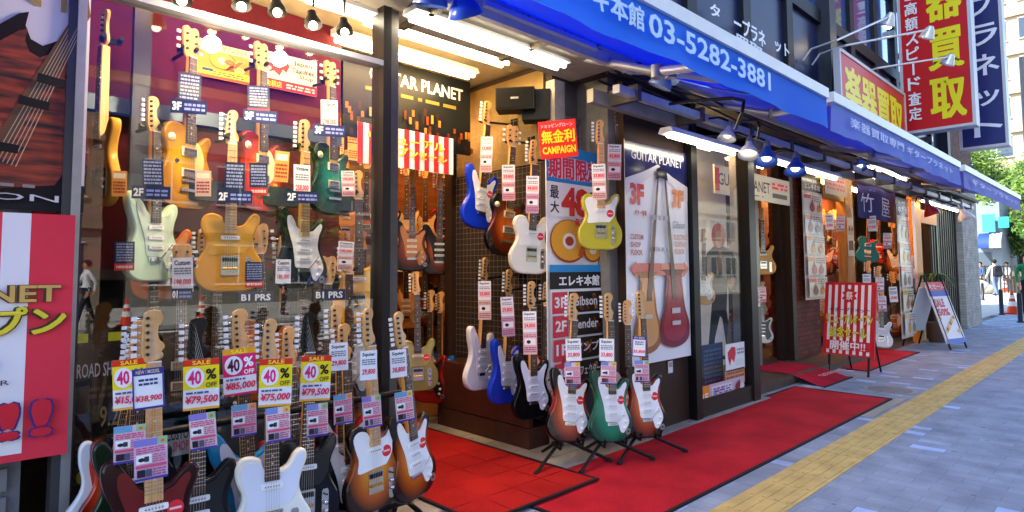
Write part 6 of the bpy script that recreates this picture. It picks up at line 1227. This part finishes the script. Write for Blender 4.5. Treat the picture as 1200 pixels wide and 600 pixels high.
# ------------------------------------------------------------------ buildings
def building(x0, y0, x1, y1, h, wallc, lab, faces=('x', 'y-'), fl=3.4, bay=2.6, band=False, winc='#2c3a4a'):
    e = empty('building', ((x0+x1)/2, (y0+y1)/2, 0), lab, 'building'); cx, cy = (x0+x1)/2, (y0+y1)/2
    wm = M(wallc, .85, var=.1, vs=.7); g = MB(); g.box((x0-cx, y0-cy, -.1), (x1-cx, y1-cy, h), wm); g.build('wall', e)
    g = MB(); g.box((x0-cx-.15, y0-cy-.15, h), (x1-cx+.15, y1-cy+.15, h+.5), M(wallc, .8)); g.build('parapet', e)
    gm = M(winc, .12, coat=1.); fr_ = M('#c8c6c2', .5); n = 0
    for f in faces:
        a0, a1 = ((y0, y1) if f[0] == 'x' else (x0, x1)); nb = max(1, int((a1-a0)/bay)); 
        for j in range(int((h-1)//fl)):
            for i in range(nb):
                if n >= 96: continue
                c = a0+(i+.5)*(a1-a0)/nb; z = .9+j*fl; hw = bay*.36 if not band else bay*.46; n += 1
                g = MB(); 
                def bx(u0, u1, z0, z1, d0, d1, m_):
                    if f == 'x': g.box((x0-cx-d1, u0-cy, z0), (x0-cx-d0, u1-cy, z1), m_)
                    elif f == 'y-': g.box((u0-cx, y0-cy-d1, z0), (u1-cx, y0-cy-d0, z1), m_)
                    else: g.box((u0-cx, y1-cy+d0, z0), (u1-cx, y1-cy+d1, z1), m_)
                bx(c-hw, c+hw, z, z+1.6, .003, .02, gm); bx(c-hw-.06, c+hw+.06, z-.08, z, .003, .12, fr_); bx(c-hw-.06, c+hw+.06, z+1.6, z+1.67, .003, .06, fr_); bx(c-.03, c+.03, z, z+1.6, .021, .05, fr_)
                g.build('window', e)
        g = MB()
        for j in range(1, int(h//fl)+1):
            z = j*fl-.35
            if f == 'x': g.box((x0-cx-.2, y0-cy, z), (x0-cx-.003, y1-cy, z+.25), wm)
            elif f == 'y-': g.box((x0-cx, y0-cy-.2, z), (x1-cx, y0-cy-.003, z+.25), wm)
            else: g.box((x0-cx, y1-cy+.003, z), (x1-cx, y1-cy+.2, z+.25), wm)
        g.build('floor_band', e)
    return e
building(62, 1.0, 85, 9.5, 26, '#a8967e', 'tall cream apartment building beyond the trees at the right edge', ('x',), 3.1, 2.2, True)
building(-26, -34, -8, -22, 13, '#8a857c', 'grey office block across the road, leftmost', ('y+',))
building(-7, -34, 5, -22, 10, '#8a7a66', 'cream building across the road with a low roof', ('y+',))
building(6, -34, 17, -22, 16, '#7c786f', 'pale tall building across the road', ('y+',))
building(18, -34, 34, -22, 12, '#8a6a50', 'tan brick building across the road', ('y+',))
building(35, -34, 60, -22, 18, '#b4b0a8', 'white office tower across the road', ('y+',))
building(-30, 2.95, -8.2, 14, 12, '#8a8680', 'grey neighbour building left of the guitar shop', ('y-',))
# far shop with the arched blue awning beyond the side street
Xf = 46
a_ = at(1146, 342, X=Xf); b_ = at(1170, 342, X=Xf)
e = empty('far_shop', (Xf, (a_.y+b_.y)/2, 0), 'pale shop beyond the side street with an arched blue and white awning', 'shop')
def fx(px, py): q = at(px, py, X=Xf); return q.y-e.location.y, q.z
y1_, _ = fx(1140, 300); y0_, _ = fx(1174, 300)
g = MB(); g.box((0, y0_, -.1), (6, y1_+6, fx(1150, 236)[1]), M('#76828c', .7, var=.1)); g.build('wall', e)
g = MB(); g.box((-.06, y0_+.5, 0), (-.003, y0_+1.4, 2.3), M('#4a5560', .3)); g.build('door', e)
g = MB(); g.box((-.06, y0_+1.9, .6), (-.003, y1_-.2, 2.2), M('#5a6a78', .15, coat=1)); g.build('window', e)
g = MB(); n = 10; zc = fx(1160, 291)[1]; yl = fx(1149, 290)[0]; yr = fx(1176, 290)[0]; dd = .9
BLUE = M('#1838b0', .6); 
for i in range(12):
    u0, u1 = i/12, (i+1)/12
    vs = []
    for a in range(n+1): t_ = math.pi/2*a/n; zz = zc+.9*math.cos(t_)*1.0; xx = -dd*math.sin(t_)-.02; vs += [(xx, yl+(yr-yl)*u0, zz), (xx, yl+(yr-yl)*u1, zz)]
    g.add(vs, [(2*k, 2*k+1, 2*k+3, 2*k+2) for k in range(n)], BLUE if i < 6 else M('#e0e0e4' if i % 2 else '#9aa0b0', .6), True)
vs = [(0, yl, zc)]+[(-dd*math.sin(math.pi/2*a/n), yl, zc+.9*math.cos(math.pi/2*a/n)) for a in range(n+1)]; g.add(vs, [tuple(range(len(vs)))], BLUE)
g.build('arched_awning', e)
g = MB(); q0 = fx(1171, 255); q1 = fx(1184, 267); g.box((-.5, q1[0], q1[1]), (-.35, q0[0], q0[1]), M('#2cb09a', .5)); g.build('sign_board', e)
g = MB(); q0 = fx(1152, 252); q1 = fx(1168, 272); g.box((-.45, q1[0], q1[1]), (-.3, q0[0], q0[1]), M('#3a9ac0', .5)); g.build('sign_board', e)
# low dark wall / gate
p0 = at(1150, 345, X=43); p1 = at(1200, 345, X=43); g = MB(); g.box((43, p1.y-6, -.1), (43.3, p1.y+.5, 1.15), M('#6a6258', .85, var=.2)); tag(g.build('garden_wall'), 'low brownish wall beyond the side street under the trees', 'wall')
g = MB()
for k in range(26): g.box((42.5, p1.y-2+k*.16, 0), (42.54, p1.y-1.94+k*.16, 1.5), M('#26221e', .6))
g.box((42.49, p1.y-2, 1.4), (42.55, p1.y+2.1, 1.46), M('#26221e', .6)); tag(g.build('railing'), 'dark upright railing in front of the low wall at the right', 'railing')
# boulders and a bicycle-height bush by the column
for i, (px, py, r) in enumerate(((1146, 345, .5), (1156, 344, .35))):
    p = at(px, py, X=40); p.z = 0; g = MB(); g.sph((0, 0, r*.7), r, M('#a8a294', .9, var=.2), 10, (1, 1.2, .8)); o = tag(g.build('boulder'), ['large pale boulder at the foot of the far shop', 'smaller pale boulder right of the large one'][i], 'boulder', 'boulders by the far shop'); o.location = p
# ------------------------------------------------------------------ trees and plants
def leafmat(n, c): m_, N, L, b = nm(n); b.inputs['Base Color'].default_value = (*lin(c), 1); b.inputs['Roughness'].default_value = .6; t = N.new('ShaderNodeBsdfTranslucent'); t.inputs['Color'].default_value = (*[min(1, x*1.1) for x in lin(c)], 1); mx = N.new('ShaderNodeMixShader'); mx.inputs[0].default_value = .4; L.new(b.outputs[0], mx.inputs[1]); L.new(t.outputs[0], mx.inputs[2]); L.new(mx.outputs[0], N['Material Output'].inputs['Surface']); return m_
LV = [leafmat('leaf_green', '#4a6e24'), leafmat('leaf_light', '#738f36'), leafmat('leaf_dark', '#2a4a1e')]
def tree(loc, h, cr, lab, seed, n=4200, ls=.115):
    r = random.Random(seed); e = empty('tree', loc, lab, 'tree', 'trees beyond the side street'); bark = M('#4a3e32', .9, var=.3, vs=8)
    g = MB(); g.cyl((0, 0, -.1), (.1, .05, h*.5), .17, bark, r1=.1, n=9); tips = []
    for i in range(9):
        a = r.random()*6.28; z = h*(.35+.25*r.random()); q = Vector((cr*.7*math.cos(a), cr*.7*math.sin(a), h*(.5+.4*r.random()))); g.cyl((.07, .03, z), q, .07, bark, r1=.02, n=6); tips.append(q)
    g.build('trunk', e)
    cl = []
    for i in range(34):
        a = r.random()*6.28; rr_ = cr*math.sqrt(r.random()); z = h*.42+(h*.56)*r.random(); sh = math.sin(math.pi*min(1, max(.05, (z-h*.36)/(h*.66)))); cl.append((Vector((rr_*math.cos(a)*sh, rr_*math.sin(a)*sh, z)), cr*(.22+.2*r.random()), r.choice([0, 0, 1, 1, 2])))
    g = MB(); buf = {0: ([], []), 1: ([], []), 2: ([], [])}
    for i in range(n):
        c, cr_, mi = r.choice(cl); d = Vector((r.gauss(0, 1), r.gauss(0, 1), r.gauss(0, .8))).normalized()*cr_*(r.random()**.4); p = c+d; s_ = ls*(.6+r.random()*.8)
        if r.random() < .2: mi = r.choice([0, 1, 2])
        a = Vector((r.gauss(0, 1), r.gauss(0, 1), r.gauss(0, .6))).normalized(); b = a.orthogonal().normalized(); vs, fs = buf[mi]; k = len(vs); vs += [p-a*s_, p-b*s_*.55, p+a*s_, p+b*s_*.55]; fs.append((k, k+1, k+2, k+3))
    for mi in buf: g.add(buf[mi][0], buf[mi][1], LV[mi])
    g.build('crown', e)
for i, (px, X, h, cr, lab) in enumerate(((1150, 54, 172, 2.4, 'light green tree rising behind the navy projecting sign'), (1172, 57, 196, 2.4, 'light green tree between the navy sign and the cream building'), (1186, 52, 240, 1.9, 'bright green tree over the arched awning'), (1200, 50, 236, 2.4, 'dense green tree beyond the person in green'), (1158, 60, 180, 3.0, 'tall darker tree farthest back above the far shop'), (1222, 40, 190, 2.2, 'green tree half out of the picture at the right'), (1192, 58, 232, 3.0, 'broad bushy tree in front of the cream building'))):
    p = at(px, 340, X=X); p.z = 0; h = at(px, h, X=X).z; tree(p, h, cr, lab, 20+i)
for x, y in ((-2, -20.5), (13, -20.5), (24, -20.5)): tree(Vector((x, y, 0)), 7.5, 2.2, 'street tree on the far pavement ' + {-2: 'before the cream low building', 13: 'before the pale tall building', 24: 'before the tan brick building'}[x], 50+int(x), 1500, .2)
# potted palm by the orange door
p = at(1097, 372, Y=2.75); p.z = 0; e = empty('potted_palm', p, 'small green potted palm beside the orange door frame', 'plant'); g = MB(); g.lathe((0, 0, 0), (0, 0, 1), [(0, .13), (.35, .17), (.36, .15), (.33, .0)], M('#5a4a40', .7), 14); g.build('pot', e)
g = MB(); g.cyl((0, 0, .3), (0, 0, 1.2), .02, M('#5a6a3a', .8)); g.build('stem', e); g = MB(); r_ = random.Random(2)
for i in range(26):
    a = r_.random()*6.28; L_ = .28+.15*r_.random(); up_ = .1+.5*r_.random(); vs = []
    for k in range(6): t_ = k/5; q = Vector((math.cos(a)*L_*t_, math.sin(a)*L_*t_, 1.2+up_*.5*t_-.35*t_*t_)); w_ = .022*math.sin(math.pi*(t_*.9+.08)); sd_ = Vector((-math.sin(a), math.cos(a), 0))*w_; vs += [q-sd_, q+sd_]
    g.add(vs, [(2*k, 2*k+1, 2*k+3, 2*k+2) for k in range(5)], LV[r_.choice([0, 1, 2])])
g.build('leaves', e)
# street pole behind the awnings
p = at(1131, 300, Y=2.3); g = MB(); g.cyl((0, 0, 0), (0, 0, 6.5), .09, M('#9a9a96', .6, var=.1), n=14); tag(g.build('street_pole'), 'pale grey street pole behind the farthest awning', 'pole').location = (19.3, 1.9, 0)
sc.cycles.max_bounces = 6; sc.cycles.diffuse_bounces = 3; sc.cycles.glossy_bounces = 3; sc.cycles.transparent_max_bounces = 10; sc.cycles.caustics_reflective = False; sc.cycles.caustics_refractive = False; sc.cycles.sample_clamp_indirect = 4
print('OBJECTS', len(bpy.data.objects))
for o in bpy.data.objects:
    if 'label' in o and not 4 <= len(o['label'].split()) <= 16: print('LONG', len(o['label'].split()), o['label'])
